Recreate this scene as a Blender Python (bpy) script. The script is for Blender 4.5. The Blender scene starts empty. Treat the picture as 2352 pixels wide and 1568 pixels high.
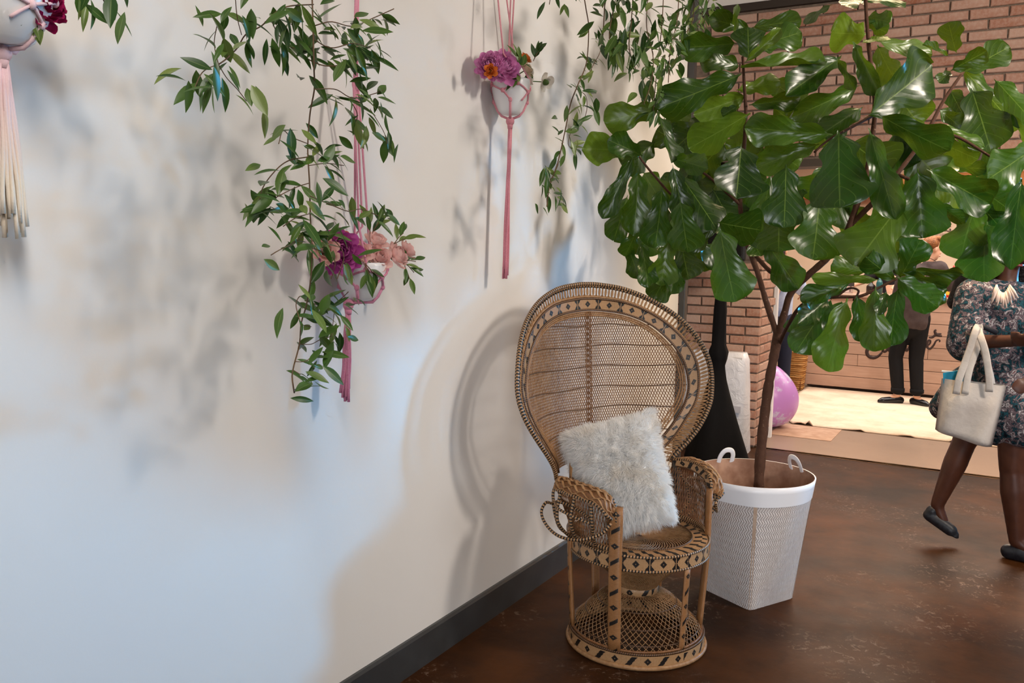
import bpy, math, random
import numpy as np
from mathutils import Vector, Matrix, Quaternion
random.seed(7)
PI = math.pi
scene = bpy.context.scene
COL = scene.collection

# ------------------------------------------------------------------ camera
FPX, YAW, PITCH, ROLL = 1981.66, -0.516825, -0.105416, 0.0195056
CAM = Vector((1.743, 0.0, 1.5))
FW = Vector((math.sin(YAW)*math.cos(PITCH), math.cos(YAW)*math.cos(PITCH), math.sin(PITCH)))
_r = Vector((math.cos(YAW), -math.sin(YAW), 0)); _u = _r.cross(FW)
RT = math.cos(ROLL)*_r + math.sin(ROLL)*_u
UP = -math.sin(ROLL)*_r + math.cos(ROLL)*_u
cd = bpy.data.cameras.new('camera'); cd.sensor_width = 36; cd.lens = FPX/2352*36
cd.clip_start = 0.05; cd.clip_end = 100
camo = bpy.data.objects.new('camera', cd); COL.objects.link(camo)
mt = Matrix((RT, UP, -FW)).transposed().to_4x4(); mt.translation = CAM
camo.matrix_world = mt
scene.camera = camo

def ray(x, y): return (x-1176)/FPX*RT - (y-784)/FPX*UP + FW
def PY(x, y, Y): d = ray(x, y); return CAM + d*((Y-CAM.y)/d.y)      # where a sight line meets the plane y = Y
def PX(x, y, X): d = ray(x, y); return CAM + d*((X-CAM.x)/d.x)
def PZ(x, y, Z): d = ray(x, y); return CAM + d*((Z-CAM.z)/d.z)
def PD(x, y, D): return CAM + ray(x, y)*D
def srgb(r, g, b):
    f = lambda c: (c/255/12.92) if c <= 10 else ((c/255+.055)/1.055)**2.4
    return (f(r), f(g), f(b), 1)

# ------------------------------------------------------------------ world, lights, exposure
world = bpy.data.worlds.new('World'); scene.world = world; world.use_nodes = True
bg = world.node_tree.nodes['Background']
bg.inputs[0].default_value = (1.0, 0.92, 0.88, 1); bg.inputs[1].default_value = 0.08
def area(name, loc, target, sx, sy, power, color, spread=180):
    l = bpy.data.lights.new(name, 'AREA'); l.shape = 'RECTANGLE'; l.size = sx; l.size_y = sy
    l.energy = power; l.color = color; l.spread = math.radians(spread)
    o = bpy.data.objects.new(name, l); COL.objects.link(o)
    o.location = loc
    o.rotation_euler = (Vector(target)-Vector(loc)).to_track_quat('-Z', 'Y').to_euler()
    return o
area('daylight_doorway', (5.2, 9.0, 2.02), (0.0, 1.2, 0.9), 0.45, 0.9, 13.5, (0.07, 0.50, 1.0), 30)
area('added_fill_right', (4.9, 4.0, 1.45), (0.6, 3.4, 0.7), 2.0, 1.3, 6, (0.84, .92, 1.0), 90)  # soft fill added from the right to brighten the basket
area('added_fill_behind', (3.4, -2.2, 1.5), (1.0, 3.8, 0.6), 1.4, 1.2, 9, (0.92, .95, 1.0), 44)  # unseen fill added behind the camera for the basket front
area('ceiling_lamps', (1.3, 0.2, 3.6), (0.0, 0.6, 2.3), 0.3, 3.2, 36, (1.0, 0.92, 0.84), 115)
area('added_warm_fill', (3.5, 3.4, 3.0), (0.7, 5.6, 2.2), 0.5, 0.5, 84, (1.0, 0.88, 0.77))  # warm out-of-frame fill added for the upper wall and bricks
area('added_pier_fill', (1.5, 5.0, 3.5), (1.35, 5.3, 0.0), 1.2, 0.3, 38, (1.0, 0.73, 0.44), 105)  # overhead light added to lift the brick pier and the floor below
area('cafe_ceiling_lamps', (1.2, 9.6, 2.82), (1.2, 9.6, 0.0), 4.0, 2.2, 185, (1.0, 0.94, 0.88))
area('added_floor_light', (1.6, 8.3, 2.55), (1.3, 4.9, 0.0), 2.6, .3, 12, (1.0, 0.64, 0.34), 80)  # extra narrow light added to brighten the floor outside the doorway
cy_ = scene.cycles
cy_.max_bounces = 6; cy_.diffuse_bounces = 4; cy_.glossy_bounces = 2; cy_.transmission_bounces = 2; cy_.transparent_max_bounces = 4
cy_.use_adaptive_sampling = True; cy_.adaptive_threshold = 0.07; cy_.adaptive_min_samples = 12
cy_.caustics_reflective = False; cy_.caustics_refractive = False
vs = scene.view_settings
vs.view_transform = 'Standard'; vs.look = 'None'; vs.exposure = 0.10; vs.gamma = 1.0
try: vs.use_curve_mapping = False
except Exception: pass

# ------------------------------------------------------------------ materials
class NT:
    def __init__(s, name):
        s.m = bpy.data.materials.new(name); s.m.use_nodes = True
        s.t = s.m.node_tree; s.b = s.t.nodes['Principled BSDF']; s.out = s.t.nodes['Material Output']
    def n(s, typ, **kw):
        k = s.t.nodes.new(typ)
        for a, v in kw.items(): setattr(k, a, v)
        return k
    def l(s, a, b): s.t.links.new(a, b)
    def set(s, sock, v):
        if hasattr(v, 'is_output') or isinstance(v, bpy.types.NodeSocket): s.l(v, sock)
        else: sock.default_value = v
    def math(s, op, a, b=None, c=None):
        k = s.n('ShaderNodeMath', operation=op)
        s.set(k.inputs[0], a)
        if b is not None: s.set(k.inputs[1], b)
        if c is not None: s.set(k.inputs[2], c)
        return k.outputs[0]
    def mix(s, f, a, b):
        k = s.n('ShaderNodeMix', data_type='RGBA')
        s.set(k.inputs[0], f); s.set(k.inputs[6], a); s.set(k.inputs[7], b)
        return k.outputs[2]
    def uv(s):
        k = s.n('ShaderNodeUVMap'); x = s.n('ShaderNodeSeparateXYZ'); s.l(k.outputs[0], x.inputs[0])
        return x.outputs[0], x.outputs[1]
    def obj(s, kind='Object'):
        return s.n('ShaderNodeTexCoord').outputs[kind]
    def rand(s): return s.n('ShaderNodeObjectInfo').outputs['Random']
    def noise(s, scale, detail=4, rough=.55, vec=None, dist=0):
        k = s.n('ShaderNodeTexNoise'); k.inputs['Scale'].default_value = scale; k.inputs['Detail'].default_value = detail
        k.inputs['Roughness'].default_value = rough; k.inputs['Distortion'].default_value = dist
        s.l(vec if vec is not None else s.obj(), k.inputs['Vector']); return k.outputs[0]
    def ramp(s, f, stops):
        k = s.n('ShaderNodeValToRGB'); e = k.color_ramp.elements
        while len(e) < len(stops): e.new(.5)
        for q, (p, c) in zip(e, stops): q.position = p; q.color = c
        s.set(k.inputs[0], f); return k.outputs[0]
    def bump(s, h, strength=.3, dist=.01):
        k = s.n('ShaderNodeBump'); k.inputs['Strength'].default_value = strength; k.inputs['Distance'].default_value = dist
        s.l(h, k.inputs['Height']); s.l(k.outputs[0], s.b.inputs['Normal']); return k
    def base(s, c, rough=.5, spec=.5, metal=0):
        s.set(s.b.inputs['Base Color'], c); s.set(s.b.inputs['Roughness'], rough)
        s.b.inputs['Specular IOR Level'].default_value = spec; s.b.inputs['Metallic'].default_value = metal
    def translucent(s, c, f):
        tr = s.n('ShaderNodeBsdfTranslucent'); s.set(tr.inputs[0], c)
        mx = s.n('ShaderNodeMixShader'); s.set(mx.inputs[0], f)
        s.l(s.b.outputs[0], mx.inputs[1]); s.l(tr.outputs[0], mx.inputs[2]); s.l(mx.outputs[0], s.out.inputs[0])

MATS = {}
def mat(name, col, rough=.5, spec=.4, metal=0, var=None, bump=None, trans=None, randvar=0):
    """plain material with optional noise variation (scale, second colour), bump (scale, strength), translucency"""
    if name in MATS: return MATS[name]
    s = NT(name); c = col
    if var: c = s.mix(s.ramp(s.noise(var[0]), [(.35, (0, 0, 0, 1)), (.65, (1, 1, 1, 1))]), col, var[1])
    if randvar:
        h = s.n('ShaderNodeHueSaturation'); s.l(s.math('MULTIPLY_ADD', s.rand(), randvar, 1-randvar/2), h.inputs['Value'])
        s.set(h.inputs['Color'], c); c = h.outputs[0]
    s.base(c, rough, spec, metal)
    if bump: s.bump(s.noise(bump[0]), bump[1])
    if trans: s.translucent(c, trans)
    MATS[name] = s.m; return s.m

CANE = srgb(168, 128, 88); CANE_D = srgb(128, 88, 54); BLACKC = srgb(26, 22, 20)

def m_cord():
    if 'cord' in MATS: return MATS['cord']
    s = NT('striped_cord'); u, v = s.uv()
    w = s.math('FRACT', s.math('DIVIDE', s.math('ADD', u, s.math('MULTIPLY', v, .004)), .0115))
    k = s.math('GREATER_THAN', w, .5)
    s.base(s.mix(k, CANE, BLACKC), .42); s.bump(s.math('ABSOLUTE', s.math('SUBTRACT', w, .5)), .5, .003)
    MATS['cord'] = s.m; return s.m
def m_twist():
    if 'twist' in MATS: return MATS['twist']
    s = NT('dark_twisted_cord'); u, v = s.uv()
    w = s.math('FRACT', s.math('DIVIDE', s.math('ADD', u, s.math('MULTIPLY', v, .008)), .008))
    k = s.math('GREATER_THAN', w, .42)
    s.base(s.mix(k, CANE_D, srgb(52, 34, 22)), .45); s.bump(w, .4, .002)
    MATS['twist'] = s.m; return s.m
def m_band(name, P, Wd, slant=False):
    """cane strip wound crosswise with stepped black motifs; uv: metres along, 0..1 across"""
    if name in MATS: return MATS[name]
    s = NT(name); u, v = s.uv()
    x = s.math('MULTIPLY', s.math('SUBTRACT', s.math('FRACT', s.math('DIVIDE', u, P)), .5), P)
    y = s.math('MULTIPLY', s.math('SUBTRACT', v, .5), Wd)
    q = .0030
    xs = s.math('MULTIPLY', s.math('ROUND', s.math('DIVIDE', x, q)), q)
    ys = s.math('MULTIPLY', s.math('ROUND', s.math('DIVIDE', y, q)), q)
    ax, ay = s.math('ABSOLUTE', xs), s.math('ABSOLUTE', ys)
    d = s.math('ADD', ax, ay)
    dia = s.math('MULTIPLY', s.math('LESS_THAN', d, .0122), s.math('GREATER_THAN', d, .0016))
    e = s.math('SUBTRACT', P/2, s.math('ABSOLUTE', x))
    if slant:
        x2 = s.math('MULTIPLY', s.math('SUBTRACT', s.math('FRACT', s.math('ADD', s.math('DIVIDE', u, P), .5)), .5), P)
        x2 = s.math('MULTIPLY', s.math('ROUND', s.math('DIVIDE', x2, q)), q)
        hg = s.math('LESS_THAN', s.math('ABSOLUTE', s.math('SUBTRACT', x2, s.math('MULTIPLY', ys, .75))), .0105)
        hg = s.math('MULTIPLY', hg, s.math('LESS_THAN', s.math('ABSOLUTE', y), Wd*.40))
    else:
        hg = s.math('LESS_THAN', s.math('SUBTRACT', P/2, ax), s.math('MULTIPLY_ADD', ay, .75, .0035))
        hg = s.math('MULTIPLY', hg, s.math('GREATER_THAN', e, .0014))
    k = s.math('MAXIMUM', dia, hg)
    st = s.math('FRACT', s.math('DIVIDE', u, .0032))
    tone = s.noise(160, 2)
    c = s.mix(s.math('MULTIPLY', s.math('LESS_THAN', st, .16), .6), s.mix(tone, srgb(192, 154, 112), srgb(164, 122, 82)), srgb(112, 76, 48))
    s.base(s.mix(k, c, BLACKC), .38, .5)
    s.bump(s.math('ABSOLUTE', s.math('SUBTRACT', st, .5)), .35, .002)
    MATS[name] = s.m; return s.m
def m_wrap():
    """post wound with cane; uv u metres up the post, v 0..1 round it, motif where v is near 0.5"""
    if 'wrap' in MATS: return MATS['wrap']
    s = NT('wound_cane_post'); u, v = s.uv()
    P = .115
    x = s.math('MULTIPLY', s.math('SUBTRACT', s.math('FRACT', s.math('DIVIDE', u, P)), .5), P)
    y = s.math('MULTIPLY', s.math('SUBTRACT', v, .5), .10)
    q = .0032
    xs = s.math('MULTIPLY', s.math('ROUND', s.math('DIVIDE', x, q)), q)
    ys = s.math('MULTIPLY', s.math('ROUND', s.math('DIVIDE', y, q)), q)
    d = s.math('ADD', s.math('ABSOLUTE', xs), s.math('ABSOLUTE', ys))
    dia = s.math('MULTIPLY', s.math('LESS_THAN', d, .0115), s.math('GREATER_THAN', d, .0018))
    x2 = s.math('MULTIPLY', s.math('SUBTRACT', s.math('FRACT', s.math('ADD', s.math('DIVIDE', u, P), .5)), .5), P)
    e = s.math('SUBTRACT', s.math('MULTIPLY', s.math('ROUND', s.math('DIVIDE', x2, q)), q), s.math('MULTIPLY', ys, 1.0))
    sl = s.math('MULTIPLY', s.math('LESS_THAN', s.math('ABSOLUTE', e), .0085), s.math('LESS_THAN', s.math('ABSOLUTE', y), .0115))
    st = s.math('FRACT', s.math('DIVIDE', u, .0036))
    c = s.mix(s.noise(90, 2), srgb(174, 126, 80), srgb(142, 94, 54))
    c = s.mix(s.math('MULTIPLY', s.math('LESS_THAN', st, .14), .7), c, srgb(96, 60, 34))
    s.base(s.mix(s.math('MAXIMUM', dia, sl), c, BLACKC), .4)
    s.bump(s.math('ABSOLUTE', s.math('SUBTRACT', st, .5)), .4, .002)
    MATS['wrap'] = s.m; return s.m

# ------------------------------------------------------------------ mesh helpers
class MB:
    def __init__(s): s.v = []; s.f = []; s.uv = []
    def face(s, idx, uvs=None):
        s.f.append(tuple(idx)); s.uv.append(uvs if uvs else [(0, 0)]*len(idx))
    def add(s, vs): n = len(s.v); s.v.extend([tuple(p) for p in vs]); return n
    def box(s, c, size, rot=None):
        hx, hy, hz = size[0]/2, size[1]/2, size[2]/2
        ps = [Vector((x*hx, y*hy, z*hz)) for x in (-1, 1) for y in (-1, 1) for z in (-1, 1)]
        if rot: ps = [rot @ p for p in ps]
        n = s.add([Vector(c)+p for p in ps])
        for q in ((0, 1, 3, 2), (4, 6, 7, 5), (0, 4, 5, 1), (2, 3, 7, 6), (0, 2, 6, 4), (1, 5, 7, 3)):
            s.face([n+i for i in q], [(0, 0), (1, 0), (1, 1), (0, 1)])
        return s
    def tube(s, pts, r, k=6, closed=False, cap=True, flat=1.0, up=None, v0=0.0):
        """swept tube; r number or list; flat squeezes the section along 'up' direction"""
        pts = [Vector(p) for p in pts]; n = len(pts)
        if n < 2: return s
        rs = r if isinstance(r, (list, tuple)) else [r]*n
        tang = []
        for i in range(n):
            a = pts[(i-1) % n] if (closed or i > 0) else pts[i]
            b = pts[(i+1) % n] if (closed or i < n-1) else pts[i]
            t = b-a; tang.append(t.normalized() if t.length > 1e-9 else Vector((0, 0, 1)))
        nrm = Vector(up) if up is not None else (Vector((0, 0, 1)) if abs(tang[0].z) < .9 else Vector((1, 0, 0)))
        base = len(s.v); L = 0; Ls = []
        for i in range(n):
            if i: L += (pts[i]-pts[i-1]).length
            Ls.append(L)
            t = tang[i]
            ref = Vector(up) if up is not None else nrm
            a = ref - t*ref.dot(t)
            if a.length < 1e-6: a = t.orthogonal()
            a.normalize(); nrm = a; b = t.cross(a)
            for j in range(k):
                th = 2*PI*j/k + PI + 2*PI*v0
                s.v.append(tuple(pts[i] + (a*math.cos(th)*flat + b*math.sin(th))*rs[i]))
        m = n if closed else n-1
        Lc = L + ((pts[0]-pts[-1]).length if closed else 0)
        for i in range(m):
            i2 = (i+1) % n; u0 = Ls[i]; u1 = Ls[i2] if i2 else Lc
            for j in range(k):
                j2 = (j+1) % k
                s.face((base+i*k+j, base+i*k+j2, base+i2*k+j2, base+i2*k+j), [(u0, j/k), (u0, (j+1)/k), (u1, (j+1)/k), (u1, j/k)])
        if cap and not closed:
            s.face([base+j for j in range(k)][::-1]); s.face([base+(n-1)*k+j for j in range(k)])
        return s
    def lathe(s, prof, k=32, c=(0, 0, 0), ang0=0, ang1=2*PI):
        full = abs(ang1-ang0-2*PI) < 1e-6; m = k if full else k+1
        base = len(s.v); L = 0; Ls = []
        for i, (r, z) in enumerate(prof):
            if i: L += math.hypot(r-prof[i-1][0], z-prof[i-1][1])
            Ls.append(L)
            for j in range(m):
                th = ang0+(ang1-ang0)*j/k
                s.v.append((c[0]+r*math.cos(th), c[1]+r*math.sin(th), c[2]+z))
        for i in range(len(prof)-1):
            for j in range(k):
                j2 = (j+1) % m
                r = max(prof[i][0], .001)
                s.face((base+i*m+j, base+i*m+j2, base+(i+1)*m+j2, base+(i+1)*m+j),
                       [(j/k*(ang1-ang0)*r, Ls[i]/max(L, 1e-9)) if False else (j/k*(ang1-ang0)*r, i/(len(prof)-1)),
                        ((j+1)/k*(ang1-ang0)*r, i/(len(prof)-1)), ((j+1)/k*(ang1-ang0)*r, (i+1)/(len(prof)-1)), (j/k*(ang1-ang0)*r, (i+1)/(len(prof)-1))])
        return s
    def strip(s, A, B):
        """ribbon surface between two polylines; uv u metres along, v 0..1 across"""
        n = len(A); base = s.add([Vector(p) for p in A]); s.add([Vector(p) for p in B]); L = 0
        for i in range(n-1):
            d = ((Vector(A[i+1])-Vector(A[i])).length+(Vector(B[i+1])-Vector(B[i])).length)/2
            s.face((base+i, base+i+1, base+n+i+1, base+n+i), [(L, 0), (L+d, 0), (L+d, 1), (L, 1)]); L += d
        return s
    def sphere(s, c, r, k=12, m=8, rot=None):
        if not hasattr(r, '__len__'): r = (r, r, r)
        base = len(s.v)
        for i in range(m+1):
            ph = PI*i/m
            for j in range(k):
                p = Vector((r[0]*math.sin(ph)*math.cos(2*PI*j/k), r[1]*math.sin(ph)*math.sin(2*PI*j/k), r[2]*math.cos(ph)))
                if rot: p = rot @ p
                s.v.append(tuple(Vector(c)+p))
        for i in range(m):
            for j in range(k):
                j2 = (j+1) % k
                s.face((base+i*k+j, base+(i+1)*k+j, base+(i+1)*k+j2, base+i*k+j2), [(j/k, i/m), (j/k, (i+1)/m), ((j+1)/k, (i+1)/m), ((j+1)/k, i/m)])
        return s
    def mesh(s, name, m, smooth=True):
        me = bpy.data.meshes.new(name); me.from_pydata(s.v, [], s.f)
        ul = me.uv_layers.new(name='UVMap')
        flat = [c for uvs in s.uv for q in uvs for c in q]
        ul.data.foreach_set('uv', flat)
        if smooth: me.polygons.foreach_set('use_smooth', [True]*len(me.polygons))
        me.materials.append(m); me.update(); return me
    def build(s, name, m, parent=None, smooth=True, stuff=False):
        o = bpy.data.objects.new(name, s.mesh(name, m, smooth)); COL.objects.link(o)
        if parent is not None: o.parent = parent
        if stuff: o['kind'] = 'stuff'
        return o

def inst(name, me, mtx, parent=None):
    o = bpy.data.objects.new(name, me); COL.objects.link(o)
    if parent is not None: o.parent = parent
    o.matrix_local = mtx; return o
def empty(name, loc=(0, 0, 0), rz=0):
    o = bpy.data.objects.new(name, None); COL.objects.link(o); o.location = loc; o.rotation_euler = (0, 0, rz)
    o.empty_display_size = .1; return o
def tag(o, label, cat, group=None):
    o['label'] = label; o['category'] = cat
    if group: o['group'] = group
    return o
def struct(o, label=None):
    o['kind'] = 'structure'
    if label: o['label'] = label
    return o
def frame(p, d, n):
    """matrix whose x runs along d, z close to n"""
    x = Vector(d).normalized(); z = Vector(n)-x*Vector(n).dot(x)
    if z.length < 1e-6: z = x.orthogonal()
    z.normalize(); y = z.cross(x)
    m = Matrix((x, y, z)).transposed().to_4x4(); m.translation = Vector(p); return m
def bevel(o, w=.006, seg=2):
    b = o.modifiers.new('bevel', 'BEVEL'); b.width = w; b.segments = seg; b.limit_method = 'ANGLE'; return o
def crom(pts, n, closed=False):
    """points evenly spaced along a smooth curve through pts"""
    P = [np.array(p, float) for p in pts]; m = len(P); out = []
    segs = m if closed else m-1
    for i in range(segs):
        p0 = P[(i-1) % m] if (closed or i > 0) else 2*P[0]-P[1]
        p1, p2 = P[i], P[(i+1) % m]
        p3 = P[(i+2) % m] if (closed or i+2 < m) else 2*P[-1]-P[-2]
        for t in np.linspace(0, 1, 12, endpoint=False):
            out.append(.5*((2*p1)+(-p0+p2)*t+(2*p0-5*p1+4*p2-p3)*t*t+(-p0+3*p1-3*p2+p3)*t**3))
    out.append(P[0] if closed else P[-1])
    out = np.array(out); d = np.r_[0, np.cumsum(np.linalg.norm(np.diff(out, axis=0), axis=1))]
    s = np.linspace(0, d[-1], n, endpoint=not closed)
    return np.stack([np.interp(s, d, out[:, k]) for k in range(out.shape[1])], 1)
# ================================================================== the setting
def plane_obj(name, pts, m, parent=None):
    b = MB(); n = b.add(pts); b.face(range(n, n+4), [(0, 0), (1, 0), (1, 1), (0, 1)])
    return b.build(name, m, parent, smooth=False)
def solid(name, lo, hi, m, parent=None, bev=0):
    lo, hi = Vector(lo), Vector(hi); b = MB(); b.box((lo+hi)/2, hi-lo)
    o = b.build(name, m, parent, smooth=False)
    if bev: bevel(o, bev)
    return o

def m_wall():
    s = NT('painted_white_wall')
    c = s.mix(s.noise(1.3, 3), srgb(238, 236, 232), srgb(232, 230, 228))
    s.base(c, .55, .35); s.bump(s.noise(90, 3), .04, .004); return s.m
WALL = m_wall()
def m_floor():
    s = NT('stained_concrete'); v = s.obj()
    big = s.noise(1.1, 5, .6, v); mid = s.noise(5.5, 6, .65, v)
    c = s.mix(s.ramp(big, [(.35, (0, 0, 0, 1)), (.68, (1, 1, 1, 1))]), srgb(30, 17, 9), srgb(80, 45, 19))
    c = s.mix(s.math('MULTIPLY', s.ramp(mid, [(.45, (0, 0, 0, 1)), (.7, (1, 1, 1, 1))]), .55), c, srgb(27, 17, 13))
    # worn pale flecks where the stain has come off
    fl = s.noise(26, 8, .75, v, 1.2); zone = s.noise(1.6, 3, .5, v)
    k = s.math('MULTIPLY', s.ramp(fl, [(.56, (0, 0, 0, 1)), (.60, (1, 1, 1, 1))]), s.ramp(zone, [(.50, (0, 0, 0, 1)), (.60, (1, 1, 1, 1))]))
    c = s.mix(s.math('MULTIPLY', k, .75), c, srgb(118, 98, 86))
    dk = s.ramp(s.noise(9, 6, .7, v, .6), [(.66, (0, 0, 0, 1)), (.72, (1, 1, 1, 1))])
    c = s.mix(s.math('MULTIPLY', dk, .6), c, srgb(40, 26, 16))
    rgh = s.math('MULTIPLY_ADD', s.noise(3.5, 5, .6, v), .24, .36)
    s.base(c, rgh, .10); s.b.inputs['Specular Tint'].default_value = (1, .70, .46, 1)
    h = s.math('ADD', s.noise(38, 5, .6, v), s.math('MULTIPLY', fl, .6))
    s.bump(h, .12, .004); return s.m
FLOOR = m_floor()
def m_floor2():
    s = NT('pale_concrete'); v = s.obj()
    c = s.mix(s.noise(2.2, 5), srgb(158, 134, 114), srgb(134, 110, 92))
    c = s.mix(s.math('MULTIPLY', s.ramp(s.noise(14, 6, .7, v), [(.62, (0, 0, 0, 1)), (.7, (1, 1, 1, 1))]), .5), c, srgb(110, 84, 64))
    s.base(c, .38, .5); s.bump(s.noise(40), .08, .004); return s.m

fl = plane_obj('floor', [(-3.5, -3, 0), (7.5, -3, 0), (7.5, 6.70, 0), (-3.5, 6.70, 0)], FLOOR); struct(fl, 'brown stained concrete floor worn in pale patches')
fl2 = plane_obj('floor_cafe', [(-3.5, 6.77, 0), (7.5, 6.77, 0), (7.5, 13, 0), (-3.5, 13, 0)], m_floor2()); struct(fl2, 'pale concrete floor beyond the door track')
# groove with the metal door track between the two floors
tr = empty('trim_1', (0, 6.73, 0)); struct(tr, 'metal sliding door track set in the floor')
TRK = mat('track_metal', srgb(190, 160, 124), .22, .5, .9, var=(6, srgb(90, 66, 46)))
solid('groove', (-3.5, -.03, -.03), (7.5, .04, -.022), mat('groove_dark', srgb(40, 30, 24), .6), tr)
solid('rail', (-3.5, -.03, -.03), (7.5, -.018, .002), TRK, tr)
solid('rail', (-3.5, .028, -.03), (7.5, .04, .002), TRK, tr)

wl = solid('wall_left', (-.14, -3, 0), (0, 5.13, 3.7), WALL); struct(wl, 'smooth white painted wall')
BB = mat('baseboard_paint', srgb(62, 64, 66), .32, .5, var=(8, srgb(54, 55, 56)))
bb = MB(); prof = [(0, 0), (.016, 0), (.016, .118), (.010, .128), (0, .128)]
for y in (-3, 5.13): bb.add([(x, y, z) for x, z in prof])
for i in range(5):
    j = (i+1) % 5; bb.face((i, j, 5+j, 5+i))
bb.face((0, 1, 2, 3, 4)); bb.face((9, 8, 7, 6, 5))
struct(bb.build('baseboard_left', BB, smooth=False), 'dark grey painted baseboard along the white wall')
struct(solid('ceiling', (-3.5, -3, 3.7), (7.5, 6.75, 3.8), mat('ceiling_paint', srgb(226, 222, 216), .7)), 'white ceiling')
struct(solid('wall_light_cut', (5.0, -3, 2.1), (5.12, 6.75, 3.7), WALL), 'unseen white wall added to cut light above the open right side')  # unseen header added to keep side light off the upper left wall
# steel post at the end of the white wall
ps = empty('trim_2', (0, 5.16, 0)); struct(ps, 'dark steel post at the end of the white wall')
STEEL = mat('dark_steel', srgb(66, 66, 66), .4, .5, .3)
solid('post', (.0, -.022, 0), (.04, .03, 3.7), STEEL, ps, .004)
solid('plate', (-.0, -.022, 0), (.052, .042, .012), STEEL, ps)

# ---------------- brick wall (wall_back): mortar body plus single bricks
YB = 6.70; TH = .46; PXR = 0.125; ZL = 2.16; ZT = 3.32
def m_brick():
    s = NT('brick'); r = s.rand()
    c = s.ramp(r, [(0, srgb(176, 136, 118)), (.2, srgb(194, 160, 144)), (.4, srgb(166, 116, 96)), (.6, srgb(184, 148, 132)), (.78, srgb(158, 104, 82)), (1, srgb(196, 166, 150))])
    v = s.obj()
    k = s.noise(34, 5, .65, v)
    c = s.mix(s.math('MULTIPLY', s.ramp(k, [(.42, (0, 0, 0, 1)), (.7, (1, 1, 1, 1))]), .5), c, srgb(204, 182, 168))
    c = s.mix(s.math('MULTIPLY', s.ramp(s.noise(60, 5, .7, v), [(.6, (0, 0, 0, 1)), (.75, (1, 1, 1, 1))]), .45), c, srgb(112, 74, 58))
    s.base(c, .85, .2); s.bump(s.noise(120, 5, .7, v), .5, .004); return s.m
BRICK = m_brick()
MORTAR = mat('mortar', srgb(118, 104, 92), .95, .1, var=(40, srgb(136, 120, 108)), bump=(150, .4))
wb = MB()
wb.box((-.7+.5*(PXR+.7), YB+TH/2+.006, ZL/2), (PXR+.7-.012, TH-.012, ZL))
wb.box((3.2-.35, YB+TH/2+.006, (ZL+.05+ZT)/2), (7.1, TH-.012, ZT-ZL-.05))
wb.box((6.6, YB+TH/2+.006, ZL/2), (1.2, TH-.012, ZL))
wback = wb.build('wall_back', MORTAR, smooth=False); struct(wback, 'old red brick wall with grey mortar around a wide doorway')
PITCHZ, BH, PITCHX, BL = .0722, .060, .236, .224
def brick_mesh(l, d, seed):
    rr = random.Random(seed); b = MB()
    hx, hy, hz = l/2, d/2, BH/2; c = .006
    fr = []
    ring = [(-hx, -hz), (hx, -hz), (hx, hz), (-hx, hz)]
    inn = [(-hx+c, -hz+c), (hx-c, -hz+c), (hx-c, hz-c), (-hx+c, hz-c)]
    j = lambda: rr.uniform(-.0018, .0018)
    back = b.add([(x+j(), hy, z+j()) for x, z in ring]); mid = b.add([(x+j(), -hy+c, z+j()) for x, z in ring]); fr = b.add([(x+j(), -hy+j(), z+j()) for x, z in inn])
    for i in range(4):
        k = (i+1) % 4
        b.face((back+i, mid+i, mid+k, back+k)); b.face((mid+i, fr+i, fr+k, mid+k))
    b.face((fr, fr+1, fr+2, fr+3)); 
    return b.mesh('brick', BRICK, smooth=False)
BRM = [brick_mesh(BL, .05, i) for i in range(6)]; BRH = [brick_mesh(BL*.5-.006, .05, 10+i) for i in range(4)]
rb = random.Random(3); nb = 0
far = MB()
def put_brick(x, z, half, rotz=0, y=YB, far_only=False):
    global nb
    me = rb.choice(BRH if half else BRM)
    dy = rb.uniform(-.004, .003)
    mm = Matrix.Translation((x if not rotz else x+dy, y+.02+dy if not rotz else y, z)) @ Matrix.Rotation(rotz, 4, 'Z')
    if far_only:
        n = len(far.v)
        for v in me.vertices: far.v.append(tuple(mm @ v.co))
        for p in me.polygons: far.face([n+i for i in p.vertices])
    else:
        inst('brick', me, mm, wback); nb += 1
# courses above the doorway
row = 0; z = ZL+.10
while z < ZT-.02:
    x = -.36 + (PITCHX/2 if row % 2 else 0)
    while x < 6.6:
        seen = x < 2.05 and x > -.3
        put_brick(x, z, False, far_only=not seen); x += PITCHX
    z += PITCHZ; row += 1
# courses of the pier left of the doorway: front and reveal
row = 0; z = .045
while z < ZL-.02:
    x = PXR - (BL/2 if row % 2 else BL/4-.003)
    half = row % 2 == 0
    while x > -.62:
        put_brick(x, z, half, far_only=(z > 1.62 or x < -.52)); 
        x -= (PITCHX*.75 if half else PITCHX); half = False
    # reveal: two bricks deep
    yy = YB+.046+(BL/2 if row % 2 else BL/4)
    put_brick(PXR-.02, z, row % 2 == 0, PI/2, yy, far_only=z > 1.62)
    put_brick(PXR-.02, z, False, PI/2, yy+(PITCHX if row % 2 else PITCHX*.75), far_only=(z > 1.62 or row % 2 == 1))
    z += PITCHZ; row += 1
if far.v:
    fo = far.build('bricks_beyond', BRICK, wback, smooth=False, stuff=True)
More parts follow.
